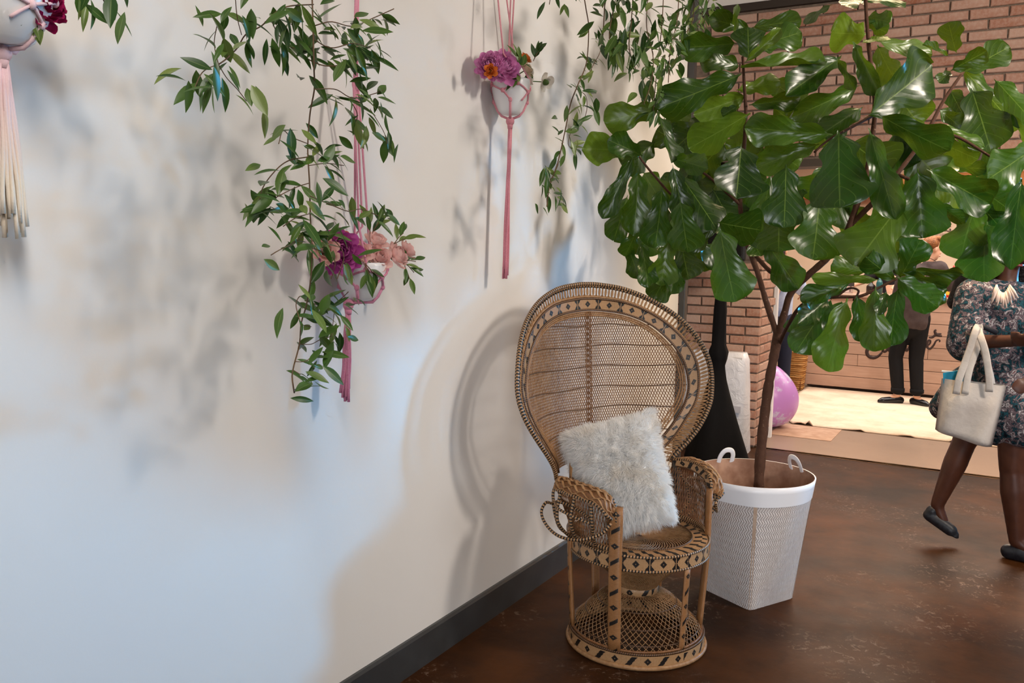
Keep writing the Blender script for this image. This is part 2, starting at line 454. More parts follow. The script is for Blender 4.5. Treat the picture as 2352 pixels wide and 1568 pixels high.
# steel lintel, dark cap and white band over the brick, white jamb strip
lt = solid('trim_3', (-.2, YB-.012, ZL-.005), (7, YB+.20, ZL+.05), mat('lintel_steel', srgb(84, 74, 66), .5, .4, .2)); struct(lt, 'dark steel lintel over the brick doorway')
cp = solid('trim_4', (-.7, YB-.03, ZT), (7, YB+.3, ZT+.055), mat('cap_dark', srgb(58, 50, 44), .6)); struct(cp, 'dark wooden cap on top of the brick wall')
ub = solid('wall_back_upper', (-.7, YB-.012, ZT+.055), (7, YB+.2, 3.7), WALL); struct(ub, 'white plaster band above the brick wall')
jb = solid('trim_5', (PXR-.03, YB+TH, 0), (PXR+.022, YB+TH+.05, ZL), mat('white_trim', srgb(236, 236, 240), .4)); struct(jb, 'white jamb strip on the far edge of the brick pier')
struct(solid('wall_alcove', (-.75, 5.13, 0), (-.70, YB+.1, 3.7), WALL), 'white wall behind the end post')

# ---------------- the café room beyond
PEACH = mat('peach_wall', srgb(226, 196, 166), .7, .2, var=(1.5, srgb(220, 188, 158)))
struct(solid('wall_cafe_back', (-3, 12.0, 0), (6, 12.1, 2.95), PEACH), 'peach coloured wall behind the counter')
struct(solid('wall_cafe_left', (-3.1, 7.2, 0), (-3, 12.1, 2.95), PEACH), 'peach coloured side wall of the café room')
struct(solid('ceiling_cafe', (-3.1, 7.16, 2.95), (6, 12.1, 3.05), mat('cafe_ceiling', srgb(224, 204, 182), .8)), 'ceiling of the café room')
hd = solid('trim_6', (-3, 11.7, 2.24), (6, 12.0, 2.52), mat('header_wood', srgb(196, 128, 62), .5, .3, var=(6, srgb(176, 108, 48))), bev=.01); struct(hd, 'orange wooden header beam on the peach wall')

# cream rug with a wavy front edge
def m_rug():
    s = NT('cream_rug'); v = s.obj()
    c = s.mix(s.ramp(s.noise(2.6, 6, .7, v), [(.4, (0, 0, 0, 1)), (.65, (1, 1, 1, 1))]), srgb(236, 216, 190), srgb(222, 192, 164))
    c = s.mix(s.math('MULTIPLY', s.ramp(s.noise(16, 6, .7, v, 1), [(.6, (0, 0, 0, 1)), (.7, (1, 1, 1, 1))]), .4), c, srgb(190, 150, 124))
    s.base(c, .95, .1); s.bump(s.noise(140), .4, .006); return s.m
RX0, RX1, RY0, RY1 = .18, 3.4, 7.86, 10.20
rg = MB(); nx, ny = 90, 8
rr = random.Random(5)
lift = [max(0, math.sin(i*.55+rr.uniform(-.6, .6)))*rr.uniform(.004, .022) for i in range(nx+1)]; lift[4] = .045
for j in range(ny+1):
    for i in range(nx+1):
        t = j/ny; x = RX0+(RX1-RX0)*i/nx - (.32*min(1, t*1.2))
        y = RY0-.014*i/nx+(RY1-RY0)*(t**1.6)
        zl = .010+(lift[i] if j == 0 else lift[i]*.35 if j == 1 else 0)
        rg.v.append((x, y, zl))
for j in range(ny):
    for i in range(nx): rg.face((j*(nx+1)+i, j*(nx+1)+i+1, (j+1)*(nx+1)+i+1, (j+1)*(nx+1)+i))
rug = rg.build('rug', m_rug()); tag(rug, 'cream worn rug lying in front of the planked counter', 'rug')
so = rug.modifiers.new('thick', 'SOLIDIFY'); so.thickness = .008; so.offset = -1

# planked counter
CY, CX0, CX1, CH = 10.22, -.175, 3.3, 1.06
def m_plank():
    s = NT('counter_plank'); v = s.obj()
    mp = s.n('ShaderNodeMapping'); mp.inputs['Scale'].default_value = (1.2, 8, 14); s.l(v, mp.inputs[0])
    g = s.noise(3.2, 6, .6, mp.outputs[0])
    c = s.mix(g, srgb(206, 170, 148), srgb(170, 132, 110))
    h = s.n('ShaderNodeHueSaturation'); s.l(s.math('MULTIPLY_ADD', s.rand(), .22, .88), h.inputs['Value']); s.l(c, h.inputs['Color'])
    s.base(h.outputs[0], .55, .35); s.bump(g, .2, .004); return s.m
PLK = m_plank()
ct = empty('counter', (0, CY, 0)); tag(ct, 'long wooden bar counter clad in wide pale planks with dark lettering', 'counter')
DK = mat('counter_core_dark', srgb(46, 30, 22), .8)  # dark brown core and plinth behind the planks
solid('body', (CX0+.02, .02, .02), (CX1, .62, CH-.04), DK, ct)
solid('plinth', (CX0+.10, .03, 0), (CX1, .6, .03), DK, ct)
ph = .1275; rp = random.Random(11)
for k in range(8):
    x = CX0; z0 = .035+k*ph
    off = [.97, 1.62, .55, 1.25, .8, 1.5, .62, 1.15][k]
    cuts = [CX0, CX0+off, CX0+off+1.75, CX1]
    for a, b_ in zip(cuts, cuts[1:]):
        if b_-a < .02: continue
        dz = rp.uniform(0, .004)
        solid('plank', (a+.0015, -.001-dz, z0+.002), (b_-.0015, .02, z0+ph-.003), PLK, ct, .003)
for k in range(8):
    solid('end_plank', (CX0-.018, .0, .035+k*ph+.002), (CX0+.001, .62, .035+(k+1)*ph-.003), PLK, ct, .003)
solid('worktop', (CX0-.03, -.04, .035+8*ph), (CX1, .66, .035+8*ph+.032), PLK, ct, .004)
# dark script lettering painted on the planks
INK = mat('ink', srgb(58, 40, 36), .6)
def stroke(pts, r, n=40):
    pp = []
    for x, y in pts: p = PY(1790+x/4.9, 540+y/4.9, CY-.004); pp.append((p.x, p.y-CY, p.z))
    c = crom(pp, n)
    rs = [r*(.35+.65*abs(math.sin(PI*(.12+.8*i/(n-1))))) for i in range(n)]
    MB().tube([Vector(q) for q in c], rs, 6, flat=.18, up=(0, 1, 0)).build('letter_stroke', INK, ct)
stroke([(1150, 1205), (1175, 1180), (1150, 1165), (1080, 1200), (1010, 1260), (985, 1310), (1005, 1360), (1060, 1380), (1110, 1362), (1155, 1320)], .022, 60)
stroke([(1155, 1320), (1175, 1235), (1168, 1290), (1182, 1312), (1212, 1290), (1236, 1225), (1228, 1290), (1242, 1310), (1262, 1290)], .014, 60)
stroke([(1400, 1290), (1420, 1225), (1422, 1290), (1440, 1295), (1468, 1245), (1482, 1190), (1500, 1200)], .014, 50)
stroke([(1640, 1260), (1690, 1225), (1700, 1190), (1680, 1182), (1664, 1225), (1672, 1268), (1700, 1276), (1735, 1240), (1760, 1195), (1776, 1180), (1800, 1178), (1808, 1192), (1796, 1200)], .013, 60)
stroke([(1682, 1150), (1720, 1150), (1755, 1125), (1790, 1112), (1825, 1110)], .014, 40)
stroke([(1765, 1062), (1750, 1080), (1762, 1108), (1800, 1130), (1830, 1135)], .016, 40)
# ================================================================== peacock chair
CHC = (0.585, 3.06, 0); CHR = math.radians(-27)
ch = empty('peacock_chair', CHC, CHR)
tag(ch, 'high-backed round woven rattan peacock chair with black patterned bands beside the white wall', 'chair')
CANEM = mat('cane', CANE, .45, .4, var=(60, srgb(142, 102, 66)))
CANEB = mat('cane_brown', srgb(138, 94, 57), .45, .4, var=(60, srgb(106, 66, 36)))
CORD, TWIST, WRAP = m_cord(), m_twist(), m_wrap()
BAND = m_band('medallion_band', .108, .046); APR = m_band('apron_band', .10, .046); BASEB = m_band('base_band', .12, .040, True)
ARMB = m_band('arm_band', .085, .038, True)
def circ(r, z, n=64, a0=0, a1=2*PI):
    full = abs(a1-a0-2*PI) < 1e-6
    return [(r*math.cos(a0+(a1-a0)*i/n), r*math.sin(a0+(a1-a0)*i/n), z) for i in range(n if full else n+1)]
# --- base
MB().lathe([(.262, .014), (.262, .054)], 72).build('base_band', BASEB, ch)
MB().tube(circ(.264, .010), .009, 8, closed=True).build('base_hoop', CANEM, ch)
MB().tube(circ(.258, .058), .0045, 6, closed=True).build('base_cord', TWIST, ch)
MB().tube(circ(.250, .064), .005, 6, closed=True).build('base_cord', CANEB, ch)
def swirl(name, prof, count, tw, r, m, n=16, seat=False):
    """thin canes running up a turned profile, leaning by tw radians, two crossing families"""
    c = crom([(a, b, 0) for a, b in prof], n); b = MB()
    for fam in (1, -1):
        for i in range(count):
            th0 = 2*PI*i/count
            b.tube([((q[0]-.001*(fam > 0))*math.cos(th0+fam*tw*k/(n-1)), (q[0]-.001*(fam > 0))*math.sin(th0+fam*tw*k/(n-1)), q[1]) for k, q in enumerate(c)], r, 3, cap=False)
    return b.build(name, m, ch, stuff=True)
dome = [(.250, .062), (.232, .085), (.200, .118), (.170, .150), (.135, .180), (.095, .198), (.078, .203)]
swirl('base_lattice', dome, 60, .95, .0017, CANEM)
for rr_, zz in ((.236, .080), (.196, .122), (.150, .168)):
    MB().tube(circ(rr_+.002, zz), .0025, 5, closed=True).build('base_row', TWIST, ch)
swirl('funnel_lattice', [(.078, .226), (.090, .245), (.125, .285), (.175, .325), (.215, .360)], 84, .9, .0018, CANEM, 10)
MB().lathe([(.078, .2), (.081, .205), (.081, .222), (.078, .228)], 48).build('waist_collar', BASEB, ch)
# --- seat
APB, APT = .372, .420
MB().lathe([(.263, APB), (.263, APT)], 72).build('apron_band', APR, ch)
MB().tube(circ(.264, APT+.002), .005, 6, closed=True).build('seat_cord', CORD, ch)
MB().tube(circ(.264, APB-.002), .005, 6, closed=True).build('seat_cord', CORD, ch)
def m_seatrim():
    s = NT('seat_border'); u, v = s.uv()
    f = s.math('FRACT', s.math('ADD', s.math('DIVIDE', u, .05), s.math('MULTIPLY', v, .55)))
    k = s.math('MULTIPLY', s.math('LESS_THAN', f, .38), s.math('MULTIPLY', s.math('GREATER_THAN', v, .12), s.math('LESS_THAN', v, .88)))
    st = s.math('FRACT', s.math('DIVIDE', u, .0036))
    s.base(s.mix(k, s.mix(s.math('LESS_THAN', st, .2), CANE, srgb(120, 82, 52)), BLACKC), .42); s.bump(st, .35, .002); return s.m
MB().lathe([(.262, APT+.001), (.238, APT+.008), (.200, APT+.007)], 72).build('seat_border', m_seatrim(), ch)
MB().lathe([(.2, APT+.004), (.1, APT-.004), (.02, APT-.006), (.0005, APT-.006)], 48).build('seat_base', mat('seat_under', srgb(78, 48, 28), .6), ch)
b = MB()
for i in range(76):
    th = 2*PI*i/76
    b.tube([((.2-.19*t)*math.cos(th+1.1*t), (.2-.19*t)*math.sin(th+1.1*t), APT+.006-.010*t) for t in (0, .2, .4, .6, .8, 1)], .0021, 3, cap=False)
b.build('seat_weave', CANEM, ch, stuff=True)
MB().tube(circ(.2, APT+.009), .003, 5, closed=True).build('seat_row', TWIST, ch)
# --- six posts, front one narrow
for k, (ang, w, z1) in enumerate([(0, .014, .372), (-60, .025, .60), (60, .025, .60), (-120, .022, .64), (120, .022, .64), (180, .02, .372)]):
    a = math.radians(ang); o = Vector((math.cos(a), math.sin(a), 0))
    zs = [.055+(z1-.055)*i/12 for i in range(13)]
    R0 = .268 if k else .262
    pts = []
    for z in zs:
        t = min(1, max(0, (z-.30)/.30))
        pts.append(o*(.246+(R0-.246)*min(1, z/.35)+.0*t) + Vector((0, 0, z)))
    MB().tube(pts, w, 12, flat=.45, up=o, v0=0.0).build('leg', WRAP, ch)

# --- back: a curved fan; points given as (sideways, height)
def bdep(w, z):
    t = min(1, max(0, (z-.62)/.40)); t = t*t*(3-2*t); R = .335+(.68-.335)*t
    w = min(abs(w), R*.97)
    return .32+.065*(z-.65)-(R-math.sqrt(R*R-w*w))
def bs(w, z, out=0.0): return Vector((-bdep(w, z)+out, w, z))
def sym(h): return [(-w, z) for w, z in h[::-1] if w > 0] + [(w, z) for w, z in h]
OUT = [(0, 1.368), (.057, 1.366), (.159, 1.352), (.24, 1.326), (.303, 1.296), (.361, 1.257), (.404, 1.218), (.444, 1.163), (.472, 1.105), (.490, 1.041), (.493, .976), (.477, .906), (.448, .85), (.405, .79), (.353, .727), (.319, .685), (.292, .64)]
MO = [(0, 1.309), (.055, 1.307), (.173, 1.291), (.266, 1.257), (.350, 1.2), (.413, 1.123), (.445, 1.04), (.448, .962), (.424, .884), (.369, .803), (.318, .735), (.272, .68), (.258, .64)]
MI = [(0, 1.264), (.13, 1.253), (.22, 1.230), (.296, 1.19), (.36, 1.126), (.398, 1.063), (.416, .997), (.414, .933), (.388, .868), (.342, .80), (.290, .735), (.24, .68), (.226, .64)]
NN = 150
cO, cM, cI = [crom(sym(h), NN) for h in (OUT, MO, MI)]
pO, pM, pI = [[bs(w, z) for w, z in c] for c in (cO, cM, cI)]
MB().strip([bs(w, z, .006) for w, z in cI], [bs(w, z, .006) for w, z in cM]).build('medallion_band', BAND, ch)
MB().strip([bs(w, z, -.004) for w, z in cM], [bs(w, z, -.004) for w, z in cI]).build('band_back', CANEB, ch)
MB().tube([bs(w, z, .007) for w, z in cI], .0045, 6).build('band_cord', TWIST, ch)
MB().tube([bs(w, z, .007) for w, z in cM], .0045, 6).build('band_cord', TWIST, ch)
b = MB()
for k, o in enumerate((-.010, -.018, -.026)):
    q = [(w*(1+o/.42), .99+(z-.99)*(1+o/.30)) for w, z in cI]
    b.tube([bs(w, z, .002) for w, z in q], .0035, 5)
b.build('inner_braid', CANEM, ch)
cR = [(w*.985+.0*z, z) for w, z in cO]
MB().tube([bs(w, z) for w, z in cO], .0085, 8).build('rim', CORD, ch)
q = [(wo+(wm-wo)*.17, zo+(zm-zo)*.17) for (wo, zo), (wm, zm) in zip(cO, cM)]
MB().tube([bs(w, z) for w, z in q], .005, 5).build('rim_inner', CANEM, ch)
q = [(wo+(wm-wo)*.86, zo+(zm-zo)*.86) for (wo, zo), (wm, zm) in zip(cO, cM)]
MB().tube([bs(w, z) for w, z in q], .0065, 5, flat=.6).build('rim_inner', CANEM, ch)
# overlapping oval rings between rim and band
rm = MB(); nseg = 16
for j in range(nseg):
    th = 2*PI*j/nseg
    for (ro, zo) in ((1.0, .0016), (1.0, -.0016), (.62, -.0016), (.62, .0016)):
        rm.v.append((.0128*ro*math.cos(th), .0235*(ro*.5+.5 if ro < 1 else 1)*math.sin(th), zo))
for j in range(nseg):
    j2 = (j+1) % nseg
    for q in range(4): rm.face((j*4+q, j2*4+q, j2*4+(q+1) % 4, j*4+(q+1) % 4))
RING = rm.mesh('ring', mat('ring_cane', srgb(168, 126, 84), .45, .4, randvar=.25))
NR = 140
cm = np.array([(np.array(a)+np.array(c))*.5 for a, c in zip(cO, cM)])
cm = crom([tuple(p) for p in cm[::6]]+[tuple(cm[-1])], NR)
mc = crom([tuple(p) for p in cM[::6]]+[tuple(cM[-1])], NR); oc = crom([tuple(p) for p in cO[::6]]+[tuple(cO[-1])], NR)
stud = MB()
for i in range(2, NR-2):
    p = bs(*cm[i]); t = bs(*cm[i+1])-bs(*cm[i-1])
    ac = bs(*(oc[i]))-bs(*(mc[i])); L = ac.length
    n = t.cross(ac).normalized(); n = n if n.x > 0 else -n
    y = ac.normalized(); x = y.cross(n)
    mm = Matrix((x, y, n)).transposed().to_4x4() @ Matrix.Rotation(.10, 4, 'Y') @ Matrix.Diagonal((1, L*.40/.0235, 1, 1))
    mm.translation = p + n*(.001 if i % 2 else -.001)
    inst('ring', RING, mm, ch)
    pt = bs(*(oc[i]*.80+mc[i]*.20))
    stud.box(pt+n*.006+x*.010, (.0065, .0065, .004), Matrix((x, y, n)).transposed())
stud.build('dark_stitches', mat('black_cane', BLACKC, .4), ch, stuff=True)
# lattice of crossing canes inside the band
poly = [(w*.985, .99+(z-.99)*.975) for w, z in cI]
def clip(x0, sl):
    """heights where the slanted line w = x0 + (z-1)/sl is inside the band outline"""
    hits = []; m = len(poly)
    for i in range(m):
        (a, za), (c, zc) = poly[i], poly[(i+1) % m]
        fa, fc = a-x0-(za-1)/sl, c-x0-(zc-1)/sl
        if (fa < 0) != (fc < 0): hits.append(za+(zc-za)*fa/(fa-fc))
    hits.sort(); return list(zip(hits[::2], hits[1::2]))
b = MB()
for sl, off in ((2.1, .0008), (-2.1, -.0008)):
    x = -.62
    while x < .62:
        for z0, z1 in clip(x, sl):
            n = max(3, int((z1-z0)/.035)+2)
            b.tube([bs(x+(z-1)/sl, z, off) for z in np.linspace(z0, z1, n)], .0019, 3, cap=False)
        x += .0105
b.build('lattice', mat('lattice_cane', srgb(156, 116, 78), .5, .35, var=(50, srgb(130, 90, 56))), ch, stuff=True)
rw = random.Random(2)
for z in (1.20, 1.115, 1.03, .945, .86, .77):
    ws = [w for w, zz in poly]; wmax = max([abs(w) for (w, zz) in poly if abs(zz-z) < .02] or [.2])
    n = 40; ph = rw.uniform(0, 6)
    MB().tube([bs(-wmax+2*wmax*i/n, z+.004*math.sin(ph+i*.33), .0025) for i in range(n+1)], .0024, 5).build('cross_row', TWIST, ch)
for k in range(4):
    MB().tube([bs((k-1.5)*.0085+(1.26-z)*.00, z, .0045) for z in np.linspace(.66, 1.255, 14)], .0020, 5).build('spine_cane', CANEB, ch)
# lower back between the neck and the seat
b = MB()
for i in range(46):
    th = math.radians(118+124*i/45)
    for tw in (.10, -.10):
        b.tube([(.275*math.cos(th+tw*s), .275*math.sin(th+tw*s), .43+.26*(s+1)/2) for s in (-1, -.3, .3, 1)], .0018, 3, cap=False)
b.build('lower_lattice', CANEM, ch, stuff=True)
MB().tube(circ(.275, .435, 30, math.radians(115), math.radians(245)), .007, 6).build('lower_rail', CORD, ch)

# --- arms
def arm(s):
    # top line of the arm from the neck of the back to the front leg
    top = crom([(-.135, .290*s, .652), (-.06, .302*s, .662), (.02, .293*s, .660), (.08, .270*s, .652), (.118, .250*s, .634), (.136, .240*s, .598), (.138, .236*s, .53), (.136, .233*s, .425)], 60)
    T = [Vector(p) for p in top]
    outd = []
    for p in T:
        o = Vector((p.x*.55, p.y, 0)).normalized(); outd.append(o)
    nb_ = 40
    # woven panel: border band and lattice
    inner = []
    for i in range(60):
        c = Vector((.02, .268*s, .53)); d = (c-T[i]); d.z *= 1.0
        d.normalize(); inner.append(T[i]+d*.036)
    MB().strip([p+outd[i]*-.002 for i, p in enumerate(inner)], [p+outd[i]*-.002 for i, p in enumerate(T)]).build('arm_band', ARMB, ch)
    MB().strip([p+outd[i]*.003 for i, p in enumerate(T)], [p+outd[i]*.003 for i, p in enumerate(inner)]).build('arm_band_back', CANEB, ch)
    MB().tube(T, .006, 6).build('arm_edge_cord', CORD, ch)
    MB().tube(inner, .0035, 5).build('arm_inner_cord', TWIST, ch)
    b = MB()
    def wall(x): # seat circle line under the arm
        return s*(math.sqrt(max(.0, .262**2-x*x)) if abs(x) < .26 else 0)
    for k in range(26):
        for tw in (.05, -.05):
            x0 = -.16+.30*k/25
            pts = []
            for t in np.linspace(0, 1, 6):
                x = x0+tw*(t-.5); x = min(.125, max(-.17, x))
                zt = np.interp(x, [-.135, .04, .105, .14], [.62, .625, .61, .55]); yt = np.interp(x, [-.135, 0, .13], [.288, .296, .242])
                pts.append((x, (abs(wall(x))*(1-t)+yt*t)*s, .43+(zt-.43)*t))
            b.tube(pts, .0018, 3, cap=False)
    b.build('arm_lattice', CANEB, ch, stuff=True)
    MB().tube([(x, wall(x), .438) for x in np.linspace(-.16, .13, 20)], .009, 6).build('arm_rail', CORD, ch)
    # braided rest curling outwards over the arm
    cs = [(0.0, .002), (.014, .007), (.028, .006), (.041, -.002), (.050, -.016), (.052, -.030)]
    for k in range(7):
        pts = []; ph = k*2.1
        for i in range(0, 41):
            w = (k/6)*5 + .55*math.sin(i*.85+ph); w = min(4.99, max(0, w)); a = int(w); f = w-a
            o_ = cs[a][0]*(1-f)+cs[a+1][0]*f; dz = cs[a][1]*(1-f)+cs[a+1][1]*f+.0022*math.cos(i*.85+ph)
            end = min(1, i/8)*min(1, (46-i)/10)
            pts.append(T[i]+outd[i]*o_*end+Vector((0, 0, dz*end+.002)))
        MB().tube(pts, .0058, 5, flat=.35, up=(0, 0, 1)).build('braid_strand', CANEM, ch)
    b = MB()
    A = [T[i]+outd[i]*.0+Vector((0, 0, .001)) for i in range(41)]
    prev = A
    for c_o, c_z in cs[1:]:
        nx_ = [T[i]+outd[i]*c_o*min(1, i/8)*min(1, (46-i)/10)+Vector((0, 0, (c_z-.003)*min(1, i/8)*min(1, (46-i)/10))) for i in range(41)]
        b.strip(prev, nx_); prev = nx_
    b.build('arm_rest', CANEB, ch)
    MB().tube([p+Vector((0, 0, 0)) for p in prev], .0065, 6).build('arm_lip_cord', CORD, ch)
    # scrolled cords hanging under the rest
    def lp(pts, n=50, closed=False): 
        c = crom(pts, n, closed); MB().tube([Vector(p) for p in c], .0058, 6, closed=closed).build('scroll_cord', CORD, ch)
    lp([(-.13, .300*s, .645), (-.125, .325*s, .60), (-.11, .335*s, .565), (-.10, .375*s, .575), (-.09, .402*s, .545), (-.06, .400*s, .505), (0, .385*s, .478), (.07, .345*s, .478), (.12, .290*s, .505), (.14, .262*s, .545)])
    lp([(-.09, .335*s, .575), (-.02, .375*s, .572), (.06, .345*s, .552), (.09, .300*s, .535), (.03, .290*s, .548), (-.05, .300*s, .565)], 44, True)
    lp([(-.05, .345*s, .625), (-.045, .362*s, .57), (-.03, .37*s, .52), (-.03, .33*s, .47), (-.03, .285*s, .44)], 30)
    lp([(.03, .345*s, .620), (.035, .362*s, .55), (.035, .350*s, .50), (.03, .32*s, .46), (.03, .275*s, .44)], 30)
    lp([(.09, .315*s, .605), (.098, .315*s, .54), (.09, .30*s, .49), (.075, .275*s, .44)], 26)
    lp([(-.11, .335*s, .565), (-.085, .34*s, .52), (-.07, .33*s, .48), (-.07, .28*s, .44)], 26)
arm(1); arm(-1)

# ================================================================== fluffy cushion on the seat
def cushion():
    TL, TR, BR, BL_ = PD(1296, 1002, 3.42), PD(1497, 948, 3.50), PD(1546, 1188, 3.20), PD(1362, 1240, 3.22)
    nrm = (TR-BL_).cross(TL-BR).normalized()
    if nrm.dot(FW) > 0: nrm = -nrm
    cen = (TL+TR+BR+BL_)/4
    root = empty('cushion', cen); tag(root, 'fluffy cream sheepskin cushion propped on the peacock chair', 'cushion')
    n = 22; b = MB(); P = {}
    def pt(u, v, side):
        f = (1-abs(u)**3.0)*(1-abs(v)**3.0)
        k = .93+.07*(abs(u*v))
        uu, vv = u*k, v*k
        p = (TL*(1-uu)*(1+vv)+TR*(1+uu)*(1+vv)+BR*(1+uu)*(1-vv)+BL_*(1-uu)*(1-vv))/4
        return p + nrm*side*.090*max(0, f)**.45
    for side in (1, -1):
        base = len(b.v)
        for j in range(n+1):
            for i in range(n+1): b.v.append(tuple(pt(-1+2*i/n, -1+2*j/n, side)-cen))
        for j in range(n):
            for i in range(n):
                q = [base+j*(n+1)+i, base+j*(n+1)+i+1, base+(j+1)*(n+1)+i+1, base+(j+1)*(n+1)+i]
                b.face(q if side > 0 else q[::-1])
    FURB = mat('fur_skin', (.9, .88, .85, 1), .9, .1)
    b.build('cover', FURB, root)
    s = NT('fur_hair'); c = s.mix(s.ramp(s.noise(7, 3), [(.5, (0, 0, 0, 1)), (.75, (1, 1, 1, 1))]), (.98, .975, .965, 1), (.96, .90, .82, 1))
    s.base(c, .8, .1); s.translucent(c, .5)
    rf = random.Random(9); h = MB(); NV = []
    clumps = [(rf.uniform(-1, 1), rf.uniform(-1, 1), Vector((rf.gauss(0, 1), rf.gauss(0, 1), rf.gauss(0, 1)-.9))) for _ in range(260)]
    cu = np.array([(c_[0], c_[1]) for c_ in clumps])
    upv = (TL+TR-BL_-BR).normalized()
    for q in range(42000):
        side = 1 if rf.random() < .8 else -1
        u, v = rf.uniform(-1, 1), rf.uniform(-1, 1)
        if rf.random() < .22:
            if rf.random() < .5: u = math.copysign(1-rf.random()*.06, u)
            else: v = math.copysign(1-rf.random()*.06, v)
        p = pt(u, v, side)
        e = .01
        nn = (pt(min(1, u+e), v, side)-pt(max(-1, u-e), v, side)).cross(pt(u, min(1, v+e), side)-pt(u, max(-1, v-e), side))
        if nn.length < 1e-12: nn = nrm*side
        nn.normalize()
        if nn.dot(p-cen+nrm*side*.02) < 0: nn = -nn
        k = int(np.argmin((cu[:, 0]-u)**2+(cu[:, 1]-v)**2)); lean = clumps[k][2]*.26
        outw = (p-cen); outw -= nrm*outw.dot(nrm); ed = max(abs(u), abs(v))
        d = (nn*(.9 if ed < .9 else .5)+lean+outw.normalized()*(.25+.9*max(0, ed-.8)*5)+Vector((rf.gauss(0, .22), rf.gauss(0, .22), rf.gauss(0, .22)-.12))).normalized()
        L = rf.uniform(.022, .042)
        w = d.cross(Vector((rf.gauss(0, 1), rf.gauss(0, 1), rf.gauss(0, 1)))).normalized()*.0009
        mid = p+d*L*.55; tip = p+d*L+Vector((0, 0, -.006))+lean*.006
        n0 = h.add([x-cen for x in (p-w, p+w, mid+w*.8, mid-w*.8, tip)])
        h.face((n0, n0+1, n0+2, n0+3)); h.face((n0+3, n0+2, n0+4))
    fo = h.build('fleece', s.m, root, stuff=True)
cushion()
# ================================================================== white woven planter basket
BC = Vector((.842, 3.757, 0)); BZ = .55
bk = empty('planter_basket', BC); tag(bk, 'tall white woven palm basket planter standing beside the peacock chair', 'basket')
BROT = math.radians(61.8)   # direction of one bottom edge
def bsec(t, n=64, k=1.0):
    """section at height fraction t: square below, round at the rim"""
    out = []; z = BZ*t
    sq = 1-t
    for i in range(n):
        a = 2*PI*i/n
        R = .258
        side = .140
        m = max(abs(math.cos(a)), abs(math.sin(a)))
        rs = min(side/m, side*1.36); rr_ = rs*sq+R*(1-sq)*1.0
        th = a+BROT
        out.append(Vector((rr_*k*math.cos(th), rr_*k*math.sin(th), z)))
    return out
def m_weave():
    s = NT('white_palm_weave'); u, v = s.uv()
    # herringbone: slanted slivers whose lean flips row by row
    row = s.math('DIVIDE', v, .017); ri = s.math('FLOOR', row); rf_ = s.math('FRACT', row)
    par = s.math('SUBTRACT', s.math('MULTIPLY', s.math('MODULO', ri, 2), 2), 1)
    x = s.math('ADD', s.math('DIVIDE', u, .012), s.math('MULTIPLY', s.math('MULTIPLY', rf_, par), .9))
    xf = s.math('FRACT', x)
    h = s.math('SUBTRACT', 1, s.math('POWER', s.math('ABSOLUTE', s.math('MULTIPLY_ADD', xf, 2, -1)), 3))
    c = s.mix(s.noise(60, 3), srgb(230, 224, 222), srgb(206, 196, 192))
    c = s.mix(s.math('MULTIPLY', s.math('LESS_THAN', xf, .16), .5), c, srgb(168, 146, 132))
    c = s.mix(s.math('MULTIPLY', s.ramp(s.noise(5, 3), [(.5, (0, 0, 0, 1)), (.8, (1, 1, 1, 1))]), .3), c, srgb(206, 180, 166))
    s.base(c, .6, .3); s.bump(s.math('ADD', h, s.math('MULTIPLY', s.noise(200, 2), .4)), .8, .005); return s.m
def loft(secs, name, m, close=True, inner=False):
    b = MB(); n = len(secs[0])
    for q in secs: b.add(q)
    for i in range(len(secs)-1):
        L = 0
        for j in range(n):
            j2 = (j+1) % n; d = (secs[i][j2]-secs[i][j]).length
            q = (i*n+j, i*n+j2, (i+1)*n+j2, (i+1)*n+j)
            u0, u1 = j*.0255, (j+1)*.0255; v0, v1 = secs[i][j].z, secs[i+1][j].z
            b.face(q if not inner else q[::-1], [(u0, v0), (u1, v0), (u1, v1), (u0, v1)] if not inner else [(u0, v1), (u1, v1), (u1, v0), (u0, v0)])
    return b.build(name, m, bk)
ts = [i/20 for i in range(21)]
loft([bsec(t) for t in ts if t <= .86], 'body', m_weave())
WHT = mat('white_vinyl', srgb(238, 238, 242), .38, .4)
loft([bsec(t, k=1.008) for t in (.845, .86, .90, .95, 1.0)]+[bsec(1.0, k=.985)], 'rim_band', WHT)
loft([bsec(t, k=.975) for t in (1.0, .9, .8, .7, .6, .45)], 'lining', mat('basket_lining', srgb(176, 140, 118), .8, .2, var=(20, srgb(150, 112, 92))))
sb = MB(); q = bsec(.62, k=.97); n0 = sb.add(q); c0 = sb.add([(0, 0, BZ*.64)])
for j in range(64): sb.face((n0+j, n0+(j+1) % 64, c0))
sb.build('soil', mat('soil', srgb(92, 62, 46), .95, .1, var=(40, srgb(60, 40, 30)), bump=(60, .8)), bk)
q = bsec(0); sb = MB(); n0 = sb.add(q); sb.face([n0+j for j in range(64)][::-1]); sb.build('underside', WHT, bk)
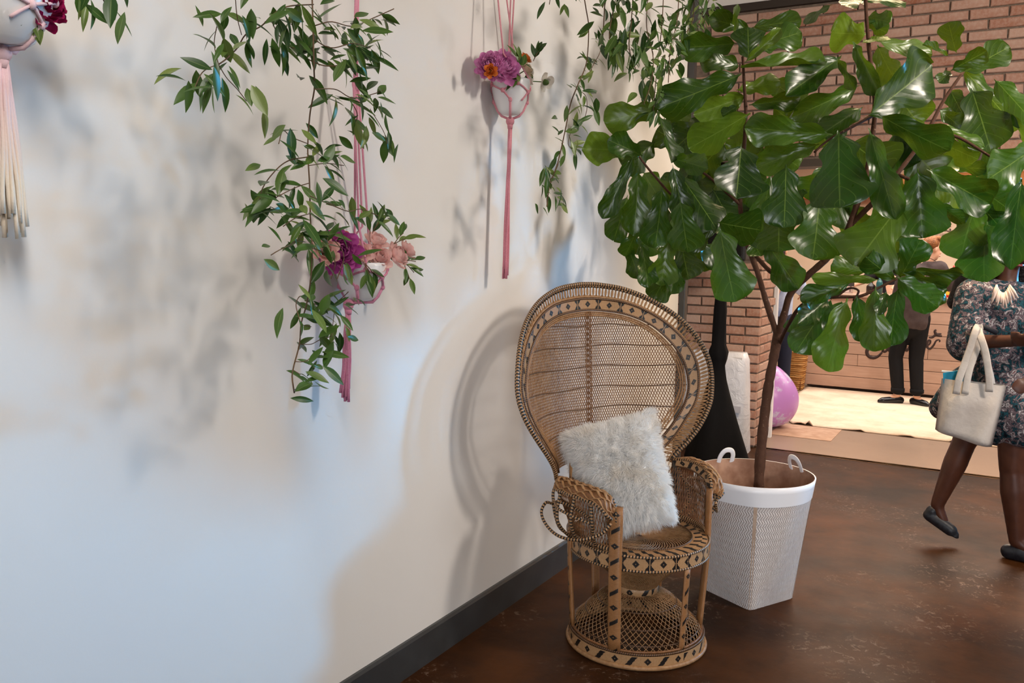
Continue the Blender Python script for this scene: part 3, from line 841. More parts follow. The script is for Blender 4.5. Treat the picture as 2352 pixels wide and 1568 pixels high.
# tan ribbons over the corner seams
SEAM = mat('seam_ribbon', srgb(178, 152, 132), .55, .3, var=(30, srgb(196, 172, 152)))
for cr in range(4):
    b = MB(); A, B_ = [], []
    idx = int(8+cr*16)
    for t in ts:
        if t > .86: break
        s_ = bsec(t, 64, 1.006); A.append(s_[idx]*1.0+(s_[(idx-1) % 64]-s_[idx])*.30); B_.append(s_[idx]+(s_[(idx+1) % 64]-s_[idx])*.30)
    b.strip(B_, A).build('seam', SEAM, bk)
def handle(px, py):
    p = PZ(px, py, BZ)-BC; a = math.atan2(p.y, p.x); r = .250
    ax = Vector((-math.sin(a), math.cos(a), 0)); o = Vector((math.cos(a), math.sin(a), 0))
    pts = [o*r*.985+ax*.034*c+Vector((0, 0, BZ-.012+h))-o*.02*h/.05 for c, h in ((1, -.02), (1, 0), (.95, .03), (.7, .05), (.3, .06), (-.3, .06), (-.7, .05), (-.95, .03), (-1, 0), (-1, -.02))]
    MB().tube([Vector(x) for x in crom(pts, 30)], .012, 8, flat=.15, up=o).build('handle', WHT, bk)
handle(1812, 1075); handle(1640, 1042)

# ================================================================== fiddle-leaf fig
tree = empty('fiddle_leaf_fig', BC+Vector((0, 0, .3))); tag(tree, 'large fiddle-leaf fig tree with broad glossy leaves growing from the white basket', 'tree')
TO = tree.location.copy()
def m_bark():
    s = NT('fig_bark'); v = s.obj()
    c = s.mix(s.noise(30, 5, .7), srgb(92, 62, 46), srgb(60, 38, 28))
    c = s.mix(s.ramp(s.noise(90, 4, .6), [(.66, (0, 0, 0, 1)), (.72, (1, 1, 1, 1))]), c, srgb(150, 122, 100))
    s.base(c, .8, .2); s.bump(s.noise(70, 5), .5, .006); return s.m
BARK = m_bark()
TD = (BC+Vector((0, 0, 1.2))-CAM).dot(FW)      # depth of the trunk
def branch(pts, r0, r1, name='branch'):
    P = [PD(x, y, TD+d*1.5)-TO for x, y, d in pts]
    c = crom([tuple(p) for p in P], max(10, len(pts)*6)); n = len(c)
    rj = random.Random(len(pts)*7+int(pts[0][0]))
    rs = [(r0+(r1-r0)*i/(n-1))*(1+.10*rj.uniform(-1, 1)) for i in range(n)]
    MB().tube([Vector(p) for p in c], rs, 9).build(name, BARK, tree)
base_p = PD(1744, 1084, TD)
branch([(1743, 1150, 0), (1744, 1084, 0), (1753, 980, 0), (1766, 880, 0), (1781, 800, 0), (1787, 765, 0)], .0225, .0195, 'trunk')
branch([(1787, 775, 0), (1762, 700, .02), (1738, 620, .04), (1716, 560, .05), (1700, 470, .05), (1706, 380, .04), (1713, 270, .02), (1709, 190, 0), (1706, 130, 0)], .0135, .006)
branch([(1786, 775, 0), (1803, 715, 0), (1817, 672, 0), (1856, 632, -.02), (1905, 588, -.04), (1938, 548, -.05), (1968, 470, -.06), (1990, 400, -.06), (2002, 330, -.05), (2010, 250, -.04), (2005, 190, -.02), (1996, 110, 0), (1989, 20, 0), (1988, -40, 0)], .016, .007)
branch([(1817, 672, 0), (1795, 640, .05), (1768, 622, .09), (1738, 590, .14), (1700, 545, .2), (1640, 470, .25), (1580, 400, .25), (1545, 340, .25)], .011, .005)
branch([(1640, 480, .2), (1560, 460, .1), (1500, 400, .05), (1462, 352, .02)], .008, .004)
branch([(1640, 500, .15), (1655, 515, 0), (1660, 540, -.1)], .007, .004)
branch([(1790, 790, 0), (1806, 755, -.06), (1836, 706, -.12), (1868, 690, -.16), (1920, 682, -.2), (1975, 680, -.22), (2020, 660, -.22), (2064, 638, -.22)], .0085, .005)
branch([(1920, 682, -.2), (1950, 662, -.23), (1972, 668, -.26), (1960, 690, -.27)], .005, .004)
branch([(1950, 520, -.05), (2020, 450, -.1), (2060, 400, -.12), (2120, 320, -.1), (2165, 235, -.08), (2212, 165, -.06)], .011, .006)
branch([(2010, 262, -.05), (1960, 290, -.1), (1905, 320, -.12), (1870, 350, -.12)], .008, .004)
branch([(2100, 340, -.1), (2180, 310, -.12), (2260, 350, -.14), (2330, 400, -.16)], .008, .004)
branch([(2060, 400, -.12), (2140, 430, -.16), (2240, 440, -.18), (2320, 430, -.18)], .007, .004)
branch([(1700, 470, .05), (1620, 400, .0), (1560, 370, -.05)], .007, .004)

def m_figleaf():
    s = NT('fig_leaf'); u, v = s.uv()        # u 0..1 along, v -1..1 across
    av = s.math('ABSOLUTE', v)
    mid = s.math('LESS_THAN', av, s.math('MULTIPLY_ADD', u, -.030, .045))
    f = s.math('FRACT', s.math('SUBTRACT', s.math('MULTIPLY', u, 6.2), s.math('MULTIPLY', s.math('POWER', av, 1.25), 2.2)))
    side = s.math('LESS_THAN', s.math('ABSOLUTE', s.math('SUBTRACT', f, .5)), .035)
    side = s.math('MULTIPLY', side, s.math('LESS_THAN', av, .9))
    vein = s.math('MAXIMUM', mid, s.math('MULTIPLY', side, .55))
    r = s.rand()
    c = s.ramp(r, [(0, srgb(20, 50, 9)), (.4, srgb(33, 68, 13)), (.75, srgb(56, 92, 18)), (1, srgb(104, 130, 36))])
    c = s.mix(s.math('MULTIPLY', s.noise(9, 3), .35), c, srgb(30, 62, 16))
    c = s.mix(s.math('MULTIPLY', vein, .42), c, srgb(132, 158, 70))
    s.base(c, s.math('MULTIPLY_ADD', s.noise(6, 2), .14, .22), .5)
    hb = s.math('ADD', s.math('MULTIPLY', s.math('ABSOLUTE', s.math('SUBTRACT', f, .5)), -.9), s.math('MULTIPLY', vein, -.25))
    s.bump(hb, .16, .010)
    s.translucent(s.mix(.5, c, srgb(150, 180, 40)), .22); return s.m
FIG = m_figleaf()
def figleaf_mesh(seed):
    rr_ = random.Random(seed); na, nc = 22, 8; b = MB()
    tt = [0, .05, .10, .16, .24, .33, .42, .52, .64, .75, .84, .91, .96, 1.0]
    wid = [.010, .012, .12, .24, .30, .285, .275, .36, .46, .50, .48, .40, .27, .04]
    wid = [w*(1+rr_.uniform(-.06, .06)) if i > 2 else w for i, w in enumerate(wid)]
    cw = crom(list(zip(tt, wid)), 60); tt, wid = list(cw[:, 0]), list(cw[:, 1])
    ph = [rr_.uniform(0, 6) for _ in range(4)]; dro = rr_.uniform(.05, .26); cup = rr_.uniform(-.12, .20); wav = rr_.uniform(.025, .065)
    for i in range(na+1):
        t = 1-(1-i/na)**1.25 if i else 0
        w = float(np.interp(t, tt, wid))
        for j in range(nc+1):
            v = -1+2*j/nc
            y = v*w*(1+.07*math.sin(t*19+ph[0]+(2 if v > 0 else 0)))
            z = -dro*t*t + cup*abs(v)**1.5*w*2 + wav*abs(v)**2*math.sin(t*13+ph[1]+(1.7 if v > 0 else 0)) + .012*math.sin(v*5+ph[2])*t
            b.v.append((t, y, z))
    for i in range(na):
        for j in range(nc):
            q = (i*(nc+1)+j, (i+1)*(nc+1)+j, (i+1)*(nc+1)+j+1, i*(nc+1)+j+1)
            b.face(q, [(b.v[k][0], -1+2*((k) % (nc+1))/nc) for k in q])
    return b.mesh('leaf', FIG)
FLM = [figleaf_mesh(i) for i in range(12)]
# base x, base y, tip x, tip y, width across (all in photograph pixels), depth step towards (-) or away from (+) the camera
FIGL = [
(1440,345,1346,340,68,-.05),(1507,250,1397,278,66,0),(1470,355,1408,322,52,-.08),(1452,367,1388,495,44,-.15),(1465,400,1462,530,66,-.05),
(1440,455,1415,540,52,.06),(1520,440,1512,560,64,-.12),(1547,388,1572,500,52,-.18),(1566,408,1645,515,74,-.10),(1563,468,1578,575,76,-.2),
(1645,515,1585,572,38,-.12),(1550,365,1622,385,48,-.1),(1514,266,1548,365,26,-.1),(1465,522,1440,588,40,.0),(1446,575,1462,630,36,.05),
(1475,565,1490,652,42,.0),(1535,555,1520,650,62,-.05),(1552,600,1505,676,56,.05),(1565,555,1577,635,70,.0),(1556,595,1545,665,46,.02),
(1655,535,1682,686,90,-.25),(1655,512,1744,530,80,-.22),(1712,266,1593,342,74,-.05),(1705,224,1600,262,60,.03),(1702,340,1695,446,106,-.2),
(1689,176,1527,247,78,-.05),(1684,100,1573,112,58,-.02),(1694,150,1610,132,50,.06),(1715,66,1640,42,44,.05),(1690,72,1678,20,20,-.02),
(1719,132,1720,64,66,-.05),(1717,138,1792,70,28,-.08),(1745,105,1838,72,60,.0),(1735,62,1835,46,44,.06),(1905,14,1846,46,18,0),
(1717,155,1890,142,24,-.04),(1922,138,1815,207,64,.0),(1700,205,1795,187,44,.02),(1730,240,1840,228,42,.0),(1897,308,1720,295,70,-.15),
(1870,335,1745,380,56,-.08),(1691,245,1660,265,28,-.06),
(1985,78,1920,78,74,.06),(1993,40,2040,48,40,.02),(1993,52,2036,76,32,.0),(1985,96,2036,80,18,-.05),(2025,97,2142,120,44,.0),
(2172,127,2124,102,12,0),(1965,105,2014,212,40,-.1),(1925,135,1969,196,20,-.1),(2018,110,2052,190,56,.06),(2002,260,2142,153,112,-.22),
(1966,200,1838,270,58,.02),(1975,250,1898,297,58,-.02),(2030,270,2172,352,74,-.25),(2000,310,2050,490,66,-.32),(1926,313,1926,464,128,-.28),
(2195,116,2178,56,48,-.05),(2222,162,2316,106,62,-.05),(2190,158,2264,120,42,-.1),(2182,165,2158,187,30,0),(2220,168,2345,290,64,.02),
(2234,212,2274,330,98,-.05),(2185,212,2216,272,62,.04),(2160,255,2220,297,48,-.02),(2290,188,2370,272,64,-.1),(2318,262,2356,330,20,-.1),
(2378,338,2280,408,90,-.2),(2165,290,2262,337,34,-.1),(2165,330,2244,366,58,.0),(2190,385,2264,385,30,.1),
(2108,400,2120,540,102,-.3),(2140,395,2275,468,80,-.2),(2238,478,2203,582,92,-.1),(2265,518,2250,630,88,-.12),(2250,470,2304,528,54,.0),
(2345,426,2316,594,72,-.25),(2160,470,2217,517,32,-.2),(2062,478,1972,594,128,-.32),(1882,464,1872,588,110,-.12),(1770,408,1745,525,56,.0),
(1805,388,1803,514,90,-.12),(1790,498,1786,572,110,-.06),(1764,562,1830,658,66,-.02),(1725,548,1747,584,48,.06),
(2070,634,2112,560,64,-.3),(2063,632,2059,577,12,-.25),(2085,620,2209,633,30,-.28),(2080,628,2180,668,44,-.32),(2066,641,2152,704,64,-.36),
(2130,650,2177,694,28,-.25),(2050,638,1985,590,50,-.3),(1985,624,1918,608,42,-.2),(2010,642,1877,640,28,-.28),(1945,652,1847,688,50,-.22),
(1925,662,1857,690,18,-.32),(1900,688,1841,737,50,-.28),(1905,693,1831,797,64,-.2),(1942,698,1894,844,70,-.32),(1932,695,1908,762,44,-.15),
(1970,686,1986,782,50,-.3),(2010,670,2004,800,64,-.36),(2062,666,2040,780,54,-.3),(2035,672,2018,716,28,-.38),(1836,722,1806,757,28,-.05),
(1988,0,2080,0,18,0),(1986,2,1940,2,16,.05),(1988,-30,2060,-60,60,0),(1985,-30,1920,-55,60,0),
# darker leaves inside the crown
(1600,380,1540,440,80,.2),(1660,330,1600,400,90,.2),(1560,330,1510,300,70,.2),(1640,440,1690,520,90,.2),(1720,400,1760,470,90,.22),(1600,480,1560,540,80,.2),
(1760,330,1830,380,80,.15),(1840,300,1900,260,80,.15),(1960,330,2040,390,110,.1),(2080,330,2150,400,110,.1),(2030,420,2090,480,100,.08),(1960,430,1900,500,90,.1),
(2150,420,2220,470,90,.05),(2200,330,2140,390,80,.12),(1780,250,1850,300,80,.15),(1620,280,1560,330,80,.2),(1500,330,1440,380,70,.2),(1530,480,1480,540,70,.18),
(1900,390,1850,450,70,.12),(2120,280,2070,330,80,.1),(2240,400,2300,360,70,.1),(1990,560,2060,600,60,-.1),(2090,470,2060,540,80,-.05),(2260,440,2320,480,80,.0),
(1480,400,1520,470,80,.15),(1600,560,1640,610,60,.2),(1740,300,1700,370,100,.2),(1830,420,1800,490,90,.15),(1940,480,1990,560,100,.1),(2060,300,2110,360,100,.12),(2010,480,2080,540,90,.1),(2170,400,2120,470,100,.1),(2220,500,2280,560,80,.1),(1660,400,1620,470,100,.25),(1560,430,1600,500,90,.25),(1860,250,1900,330,90,.2),(2300,420,2260,490,80,.12),(2060,220,2110,280,90,.15),(1780,190,1840,240,70,.15),(1560,270,1600,330,80,.25),(1700,420,1740,500,100,.25),(1690,290,1740,340,80,.15),(1660,560,1620,600,60,.2),(1500,520,1470,580,60,.12),
]
rl = random.Random(21)
for k, (bx, by, tx, ty, w, d) in enumerate(FIGL):
    D = TD+d*1.5; dd = rl.uniform(-.10, .04)
    B_, T_ = PD(bx, by, D), PD(tx, ty, D+dd)
    ln = (T_-B_).length; ax = (T_-B_)/ln
    view = (CAM-(B_+T_)/2).normalized()
    phi = rl.uniform(-.5, .5) if w > 26 else rl.choice((-1, 1))*rl.uniform(1.0, 1.2)
    nrm = Quaternion(ax, phi) @ (view-ax*view.dot(ax)).normalized()
    if nrm.z < -.2 and rl.random() < .3: nrm = -nrm
    wid = w*D/FPX/max(.42, math.cos(phi))
    mm = frame(B_-ax*ln*.09-TO, ax, nrm) @ Matrix.Diagonal((ln*1.14, wid*1.12, ln*.8, 1))
    inst('leaf', FLM[k % 12], mm, tree)

# ================================================================== hanging smilax vines
def m_vineleaf():
    s = NT('vine_leaf'); u, v = s.uv()
    r = s.rand()
    c = s.ramp(r, [(0, srgb(46, 78, 34)), (.4, srgb(62, 96, 38)), (.75, srgb(92, 118, 50)), (1, srgb(126, 142, 74))])
    c = s.mix(s.math('MULTIPLY', s.math('LESS_THAN', s.math('ABSOLUTE', v), .07), .4), c, srgb(150, 166, 104))
    s.base(c, .32, .45); s.translucent(c, .2); return s.m
VLF = m_vineleaf()
def vleaf_mesh(seed, wd):
    rr_ = random.Random(seed); na, nc = 8, 4; b = MB(); dro = rr_.uniform(.02, .30); fold = rr_.uniform(.1, .35)
    tt = [0, .06, .2, .4, .6, .8, .93, 1]; ww = [.0, .10, .34, .5, .46, .29, .10, 0]
    for i in range(na+1):
        t = i/na; w = float(np.interp(t, tt, ww))*wd
        for j in range(nc+1):
            v = -1+2*j/nc; b.v.append((t, v*w, -dro*t*t+fold*abs(v)*w))
    for i in range(na):
        for j in range(nc):
            q = (i*(nc+1)+j, (i+1)*(nc+1)+j, (i+1)*(nc+1)+j+1, i*(nc+1)+j+1)
            b.face(q, [(b.v[k][0], -1+2*(k % (nc+1))/nc) for k in q])
    return b.mesh('leaf', VLF)
VEXTRA = {}
VLM = [vleaf_mesh(i, .23+.04*(i % 5)) for i in range(8)]
STEM = mat('vine_stem', srgb(108, 84, 62), .7, .2)
def vine(name, label, runs, x0, leaf_len, seed, group=None, cap=300):
    """runs: (list of pixel points, leaves per run, stem radius, [dominant directions])"""
    rv = random.Random(seed); rest = MB(); tot = sum(r[1] for r in runs); keep = 1 if tot <= cap else (cap-12)/tot
    P0 = PX(runs[0][0][0][0], runs[0][0][0][1], x0)
    root = empty(name, P0); tag(root, label, 'vine', group); n_leaf = 0
    for pts, nl, rad, dirs in runs:
        ph = rv.uniform(0, 6)
        W = [PX(x, y, x0+.05*math.sin(ph+i*.9)+rv.uniform(-.02, .02)) for i, (x, y) in enumerate(pts)]
        c = crom([tuple(p) for p in W], max(8, len(pts)*5))
        MB().tube([Vector(p)-P0 for p in c], rad, 5).build('stem', STEM, root)
        for k in range(nl):
            i = rv.random()*(len(c)-1); a = int(i); f = i-a
            p = Vector(c[a]*(1-f)+c[min(a+1, len(c)-1)]*f) + Vector((rv.uniform(-.05, .06), rv.gauss(0, .014), rv.gauss(0, .012)))
            dx, dz = rv.choice(dirs)
            d = Vector((rv.gauss(.05, .35), dx+rv.gauss(0, .28), dz+rv.gauss(0, .28)))
            nrm = Vector((rv.gauss(.6, .4), rv.gauss(-.5, .4), abs(rv.gauss(.9, .5))))
            L = leaf_len*rv.uniform(.65, 1.2)
            mm = frame(p-P0, d, nrm) @ Matrix.Diagonal((L, L, L, 1)); me = rv.choice(VLM); n_leaf += 1
            if rv.random() < keep: inst('leaf', me, mm, root)
            else:
                n0 = len(rest.v)
                for q in me.vertices: rest.v.append(tuple(mm @ q.co))
                for q in me.polygons: rest.face([n0+i_ for i_ in q.vertices], [(0, 1)]*len(q.vertices))
    if rest.v: rest.build('leaves_beyond', VLF, root, stuff=True)
    return root
RD = [(.9, -.35), (.8, -.6), (1, -.1), (.7, .4)]; LDn = [(-.9, -.4), (-.6, -.8), (.4, -.9), (.8, -.5), (-.9, .2)]; ALL = RD+LDn; DN = [(.5, -.9), (-.3, -.95), (.85, -.5)]
vine('hanging_vine', 'long trailing green vine hanging over the lower pink macrame planter', [
 ([(716,-30),(719,60),(721,150),(722,205),(712,262),(707,340),(711,420),(713,500),(717,570),(714,640),(704,700),(692,742),(688,790),(675,840),(671,868),(676,902)], 12, .0019, RD),
 ([(720,10),(660,15),(625,35),(600,60),(565,78),(545,110),(520,135),(502,148)], 30, .0016, ALL),
 ([(502,148),(480,156),(462,170),(446,205)], 14, .0012, LDn),
 ([(502,148),(520,178),(545,205),(566,232)], 8, .0010, DN),
 ([(555,80),(545,40),(540,-10)], 8, .001, ALL),
 ([(502,148),(492,100),(500,50)], 6, .001, [(0,1),(-.6,.7)]),
 ([(620,40),(640,80),(670,110),(700,100)], 16, .0012, RD+DN),
 ([(720,60),(760,50),(810,60),(860,40),(905,20)], 30, .0014, RD),
 ([(720,90),(760,110),(810,100),(850,110)], 27, .0014, RD),
 ([(700,80),(690,120),(740,150),(800,150),(830,165)], 27, .0014, RD),
 ([(722,205),(770,205),(810,225),(860,215),(885,205)], 18, .0013, RD),
 ([(800,225),(820,260),(815,300),(830,320)], 18, .0012, ALL),
 ([(850,250),(880,300),(890,330)], 8, .0010, DN),
 ([(707,330),(670,315),(650,300),(640,330)], 9, .0012, ALL),
 ([(708,360),(660,370),(625,400),(600,440),(595,490)], 26, .0014, ALL),
 ([(709,380),(750,375),(790,380)], 10, .0012, RD),
 ([(711,420),(680,430),(640,450),(605,470)], 21, .0012, ALL),
 ([(712,450),(760,470),(800,485),(830,480),(868,495)], 16, .0013, RD),
 ([(713,490),(680,500),(650,520)], 14, .0012, ALL),
 ([(715,530),(670,560),(640,575),(622,586)], 12, .0012, LDn+RD),
 ([(716,540),(750,540),(775,560),(790,590),(775,640)], 16, .0012, RD),
 ([(717,570),(745,580),(770,600),(760,640)], 12, .0012, RD+DN),
 ([(708,690),(690,680),(680,700),(690,740)], 12, .0012, RD+DN),
 ([(700,690),(735,700),(760,690)], 9, .0012, RD),
 ([(745,715),(765,700),(790,680),(800,670)], 9, .0011, RD),
 ([(770,700),(765,740),(762,770)], 6, .001, DN),
 ([(690,745),(715,750)], 6, .001, RD),
 ([(688,790),(715,790),(735,780),(762,772)], 12, .0011, RD),
 ([(676,830),(700,830),(715,820)], 6, .001, RD),
 ([(674,850),(690,860)], 4, .001, RD),
 ([(675,895),(690,890)], 4, .001, RD)], .30, .066, 31)
vine('hanging_vine', 'thin single trailing vine strand hanging left of the fig tree', [
 ([(1338,-30),(1346,20),(1352,60),(1350,120),(1344,155),(1325,200),(1310,240),(1298,300),(1282,370),(1262,430),(1256,474)], 32, .0022, RD+[(.4,-.9)]),
 ([(1385,80),(1378,120),(1362,150),(1348,180)], 17, .0014, ALL),
 ([(1325,205),(1345,220),(1348,250),(1340,280)], 17, .0013, ALL),
 ([(1325,270),(1312,300),(1305,330),(1315,345)], 14, .0012, ALL),
 ([(1285,370),(1275,395),(1262,420),(1258,460)], 17, .0012, DN)], .34, .066, 33, 'vines by the fig tree')
vine('hanging_vine', 'dense curtain of trailing vines hanging behind the fig tree crown', [
 ([(1390,-30),(1388,30),(1385,80)], 20, .0022, ALL),
 ([(1420,-30),(1405,40),(1400,90),(1420,110)], 32, .002, ALL),
 ([(1455,-30),(1450,50),(1445,110),(1460,160)], 41, .002, ALL),
 ([(1490,-30),(1485,60),(1500,130),(1495,190),(1478,240)], 58, .002, ALL),
 ([(1525,-30),(1520,60),(1512,130),(1505,200),(1500,260)], 58, .002, ALL),
 ([(1560,-30),(1555,50),(1540,110),(1535,190)], 49, .002, ALL),
 ([(1595,-30),(1590,50),(1565,90),(1550,150)], 49, .002, ALL),
 ([(1640,-30),(1620,20),(1600,60),(1610,100)], 44, .002, ALL),
 ([(1410,110),(1440,112),(1470,122)], 12, .001, DN)], .42, .080, 35, 'vines by the fig tree')
vine('hanging_vine', 'short leafy vine tip at the top edge above the white tassel', [
 ([(200,-60),(205,-30),(215,-5)], 3, .0016, DN), ([(215,-30),(235,-5),(245,15)], 6, .0014, DN), ([(190,-20),(180,0)], 3, .0012, DN)], .34, .060, 37)
vine('hanging_vine', 'few vine leaves dipping in above the upper pink macrame planter', [
 ([(1262,-40),(1264,-10),(1262,10)], 4, .0014, DN), ([(1285,-40),(1288,-8)], 3, .0014, DN)], .34, .058, 39)
# ================================================================== flowers
def petal_mesh(name, m, w=.5, curl=.35, tipw=.9, ruff=0.0, seed=0):
    rr_ = random.Random(seed); na, nc = 6, 6; b = MB()
    for i in range(na+1):
        t = i/na; ww = w*(.25+.75*math.sin(PI*min(1, .12+.62*t))) if t < 1 else w*tipw*.62
        for j in range(nc+1):
            v = -1+2*j/nc
            x = t*(1-.10*v*v*t)
            z = -.40*(1-(2*t-.7)**2)*0.35 + curl*t*t*.5 + .30*abs(v)**2*ww + ruff*math.sin(v*7+seed)*t + ruff*rr_.uniform(-.5, .5)*t
            b.v.append((x, v*ww, z))
    for i in range(na):
        for j in range(nc): b.face((i*(nc+1)+j, (i+1)*(nc+1)+j, (i+1)*(nc+1)+j+1, i*(nc+1)+j+1))
    return b.mesh(name, m)
def flower_mat(name, c1, c2):
    s = NT(name); c = s.mix(s.rand(), c1, c2); s.base(c, .55, .2); s.translucent(c, .25); return s.m
ROSE = flower_mat('rose_petal', srgb(248, 212, 204), srgb(240, 194, 188))
PEON = flower_mat('peony_petal', srgb(222, 120, 196), srgb(196, 82, 168)); PEONL = flower_mat('pale_peony_petal', srgb(236, 168, 212), srgb(222, 140, 196))
MAG = flower_mat('magenta_petal', srgb(176, 30, 92), srgb(142, 18, 70)); WHO = flower_mat('white_petal', srgb(238, 232, 222), srgb(226, 216, 204))
ORA = flower_mat('orange_petal', srgb(232, 140, 66), srgb(214, 112, 46)); CRM = flower_mat('cream_petal', srgb(238, 226, 200), srgb(228, 196, 168))
GRN = mat('calyx_green', srgb(78, 104, 44), .5)
_PM = {}
def pm(m, ruff, k):
    key = (m.name, ruff, k)
    if key not in _PM: _PM[key] = petal_mesh('petal', m, .44+.04*k, -.10-.12*k, .9, ruff, k)
    return _PM[key]
POTS = [PX(1172, 200, .078), PX(829, 620, .085), PX(5, 0, .10)]
def flower(name, label, px, py, X, axis, R, m, kind='rose', group=None, seed=0):
    rr_ = random.Random(seed); P = PX(px, py, X); root = empty(name, P); tag(root, label, 'flower', group)
    az = Vector(axis).normalized(); q = az.to_track_quat('Z', 'Y')
    MB().sphere(-az*R*.30, (R*.30, R*.30, R*.42), 10, 6, q.to_matrix()).build('calyx', GRN, root)
    pc = min(POTS, key=lambda q_: (q_-P).length)-P
    sp_ = -az*R*.5; MB().tube([Vector(q_) for q_ in crom([tuple(sp_), tuple(sp_*.5+pc*.5+Vector((0, 0, .012))), tuple(pc+Vector((0, 0, .01)))], 8)], .0022, 5).build('stem', GRN, root)
    layers = {'rose': [(3, .22, 86, .06), (4, .40, 79, .05), (5, .58, 68, .02), (6, .80, 50, .0), (6, .98, 26, -.04)],
              'peony': [(6, .40, 82, .05), (9, .55, 72, .05), (11, .72, 58, .03), (12, .86, 40, 0), (9, 1.0, 20, -.05)],
              'orchid': [(3, 1.0, 14, 0), (2, .95, 22, .02), (1, .45, 55, .05)]}[kind]
    for li, (n, rad, elev, up) in enumerate(layers):
        for k in range(n):
            a = 2*PI*(k+rr_.uniform(-.15, .15))/n+li*.9; e = math.radians(elev+rr_.uniform(-7, 7))
            d = Vector((math.cos(a)*math.cos(e), math.sin(a)*math.cos(e), math.sin(e))); nn = Vector((-math.cos(a)*math.sin(e), -math.sin(a)*math.sin(e), math.cos(e)))
            L = R*(.80+.28*rad) if kind != 'orchid' else R*rad
            off = Vector((math.cos(a), math.sin(a), 0))*R*.10*li + Vector((0, 0, R*up-R*.35))
            wd = L*(.92 if kind == 'rose' else .75 if kind == 'peony' else 1.05)
            mm = q.to_matrix().to_4x4() @ (frame(off, d, nn) @ Matrix.Diagonal((L, wd, L, 1)))
            inst('petal', pm(m, .05 if kind == 'peony' else .01, k % 3), mm, root)
    return root
def sprig(label, X, px, py, dirs, L, seed, group=None):
    rr_ = random.Random(seed); P = PX(px, py, X); root = empty('leaf_sprig', P); tag(root, label, 'leaf sprig', group)
    for dx, dz in dirs:
        d = Vector((rr_.uniform(.0, .4), dx, dz)).normalized()
        MB().tube([Vector((0, 0, 0)), d*L*.4, d*L*.8+Vector((0, 0, -.006))], .0014, 5).build('stem', STEM, root)
        for k in range(3):
            p = d*L*(.25+.25*k); e = (d+Vector((rr_.gauss(0, .35), rr_.gauss(0, .45), rr_.gauss(-.1, .45)))).normalized()
            inst('leaf', VLM[(seed+k) % 8], frame(p, e, Vector((.7, -.5, .7))) @ Matrix.Diagonal((.055, .062, .055, 1)), root)
    return root

# ================================================================== macrame hangers with pots
POT = mat('white_ceramic', srgb(238, 238, 240), .25, .5)
def potlathe(R, Hh): return [(R*.02, 0), (R*.45, 0), (R*.62, Hh*.10), (R*.86, Hh*.42), (R*.98, Hh*.72), (R, Hh*.92), (R*.985, Hh), (R*.92, Hh), (R*.90, Hh*.9), (R*.7, Hh*.5), (R*.02, Hh*.45)]
def prof_r(R, Hh, z):
    p = [(0, R*.45), (Hh*.10, R*.62), (Hh*.42, R*.86), (Hh*.72, R*.98), (Hh*.92, R)]
    return float(np.interp(z, [a for a, _ in p], [b_ for _, b_ in p]))
def cotton(name, c1, c2, z0, z1):
    s = NT(name); x = s.n('ShaderNodeSeparateXYZ'); s.l(s.obj(), x.inputs[0])
    k = s.n('ShaderNodeMapRange'); s.l(x.outputs[2], k.inputs[0]); k.inputs[1].default_value = z0; k.inputs[2].default_value = z1
    c = s.mix(k.outputs[0], c1, c2); c = s.mix(s.math('MULTIPLY', s.noise(220, 3), .3), c, srgb(255, 236, 236))
    s.base(c, .9, .1); s.bump(s.noise(300, 3), .4, .002); return s.m
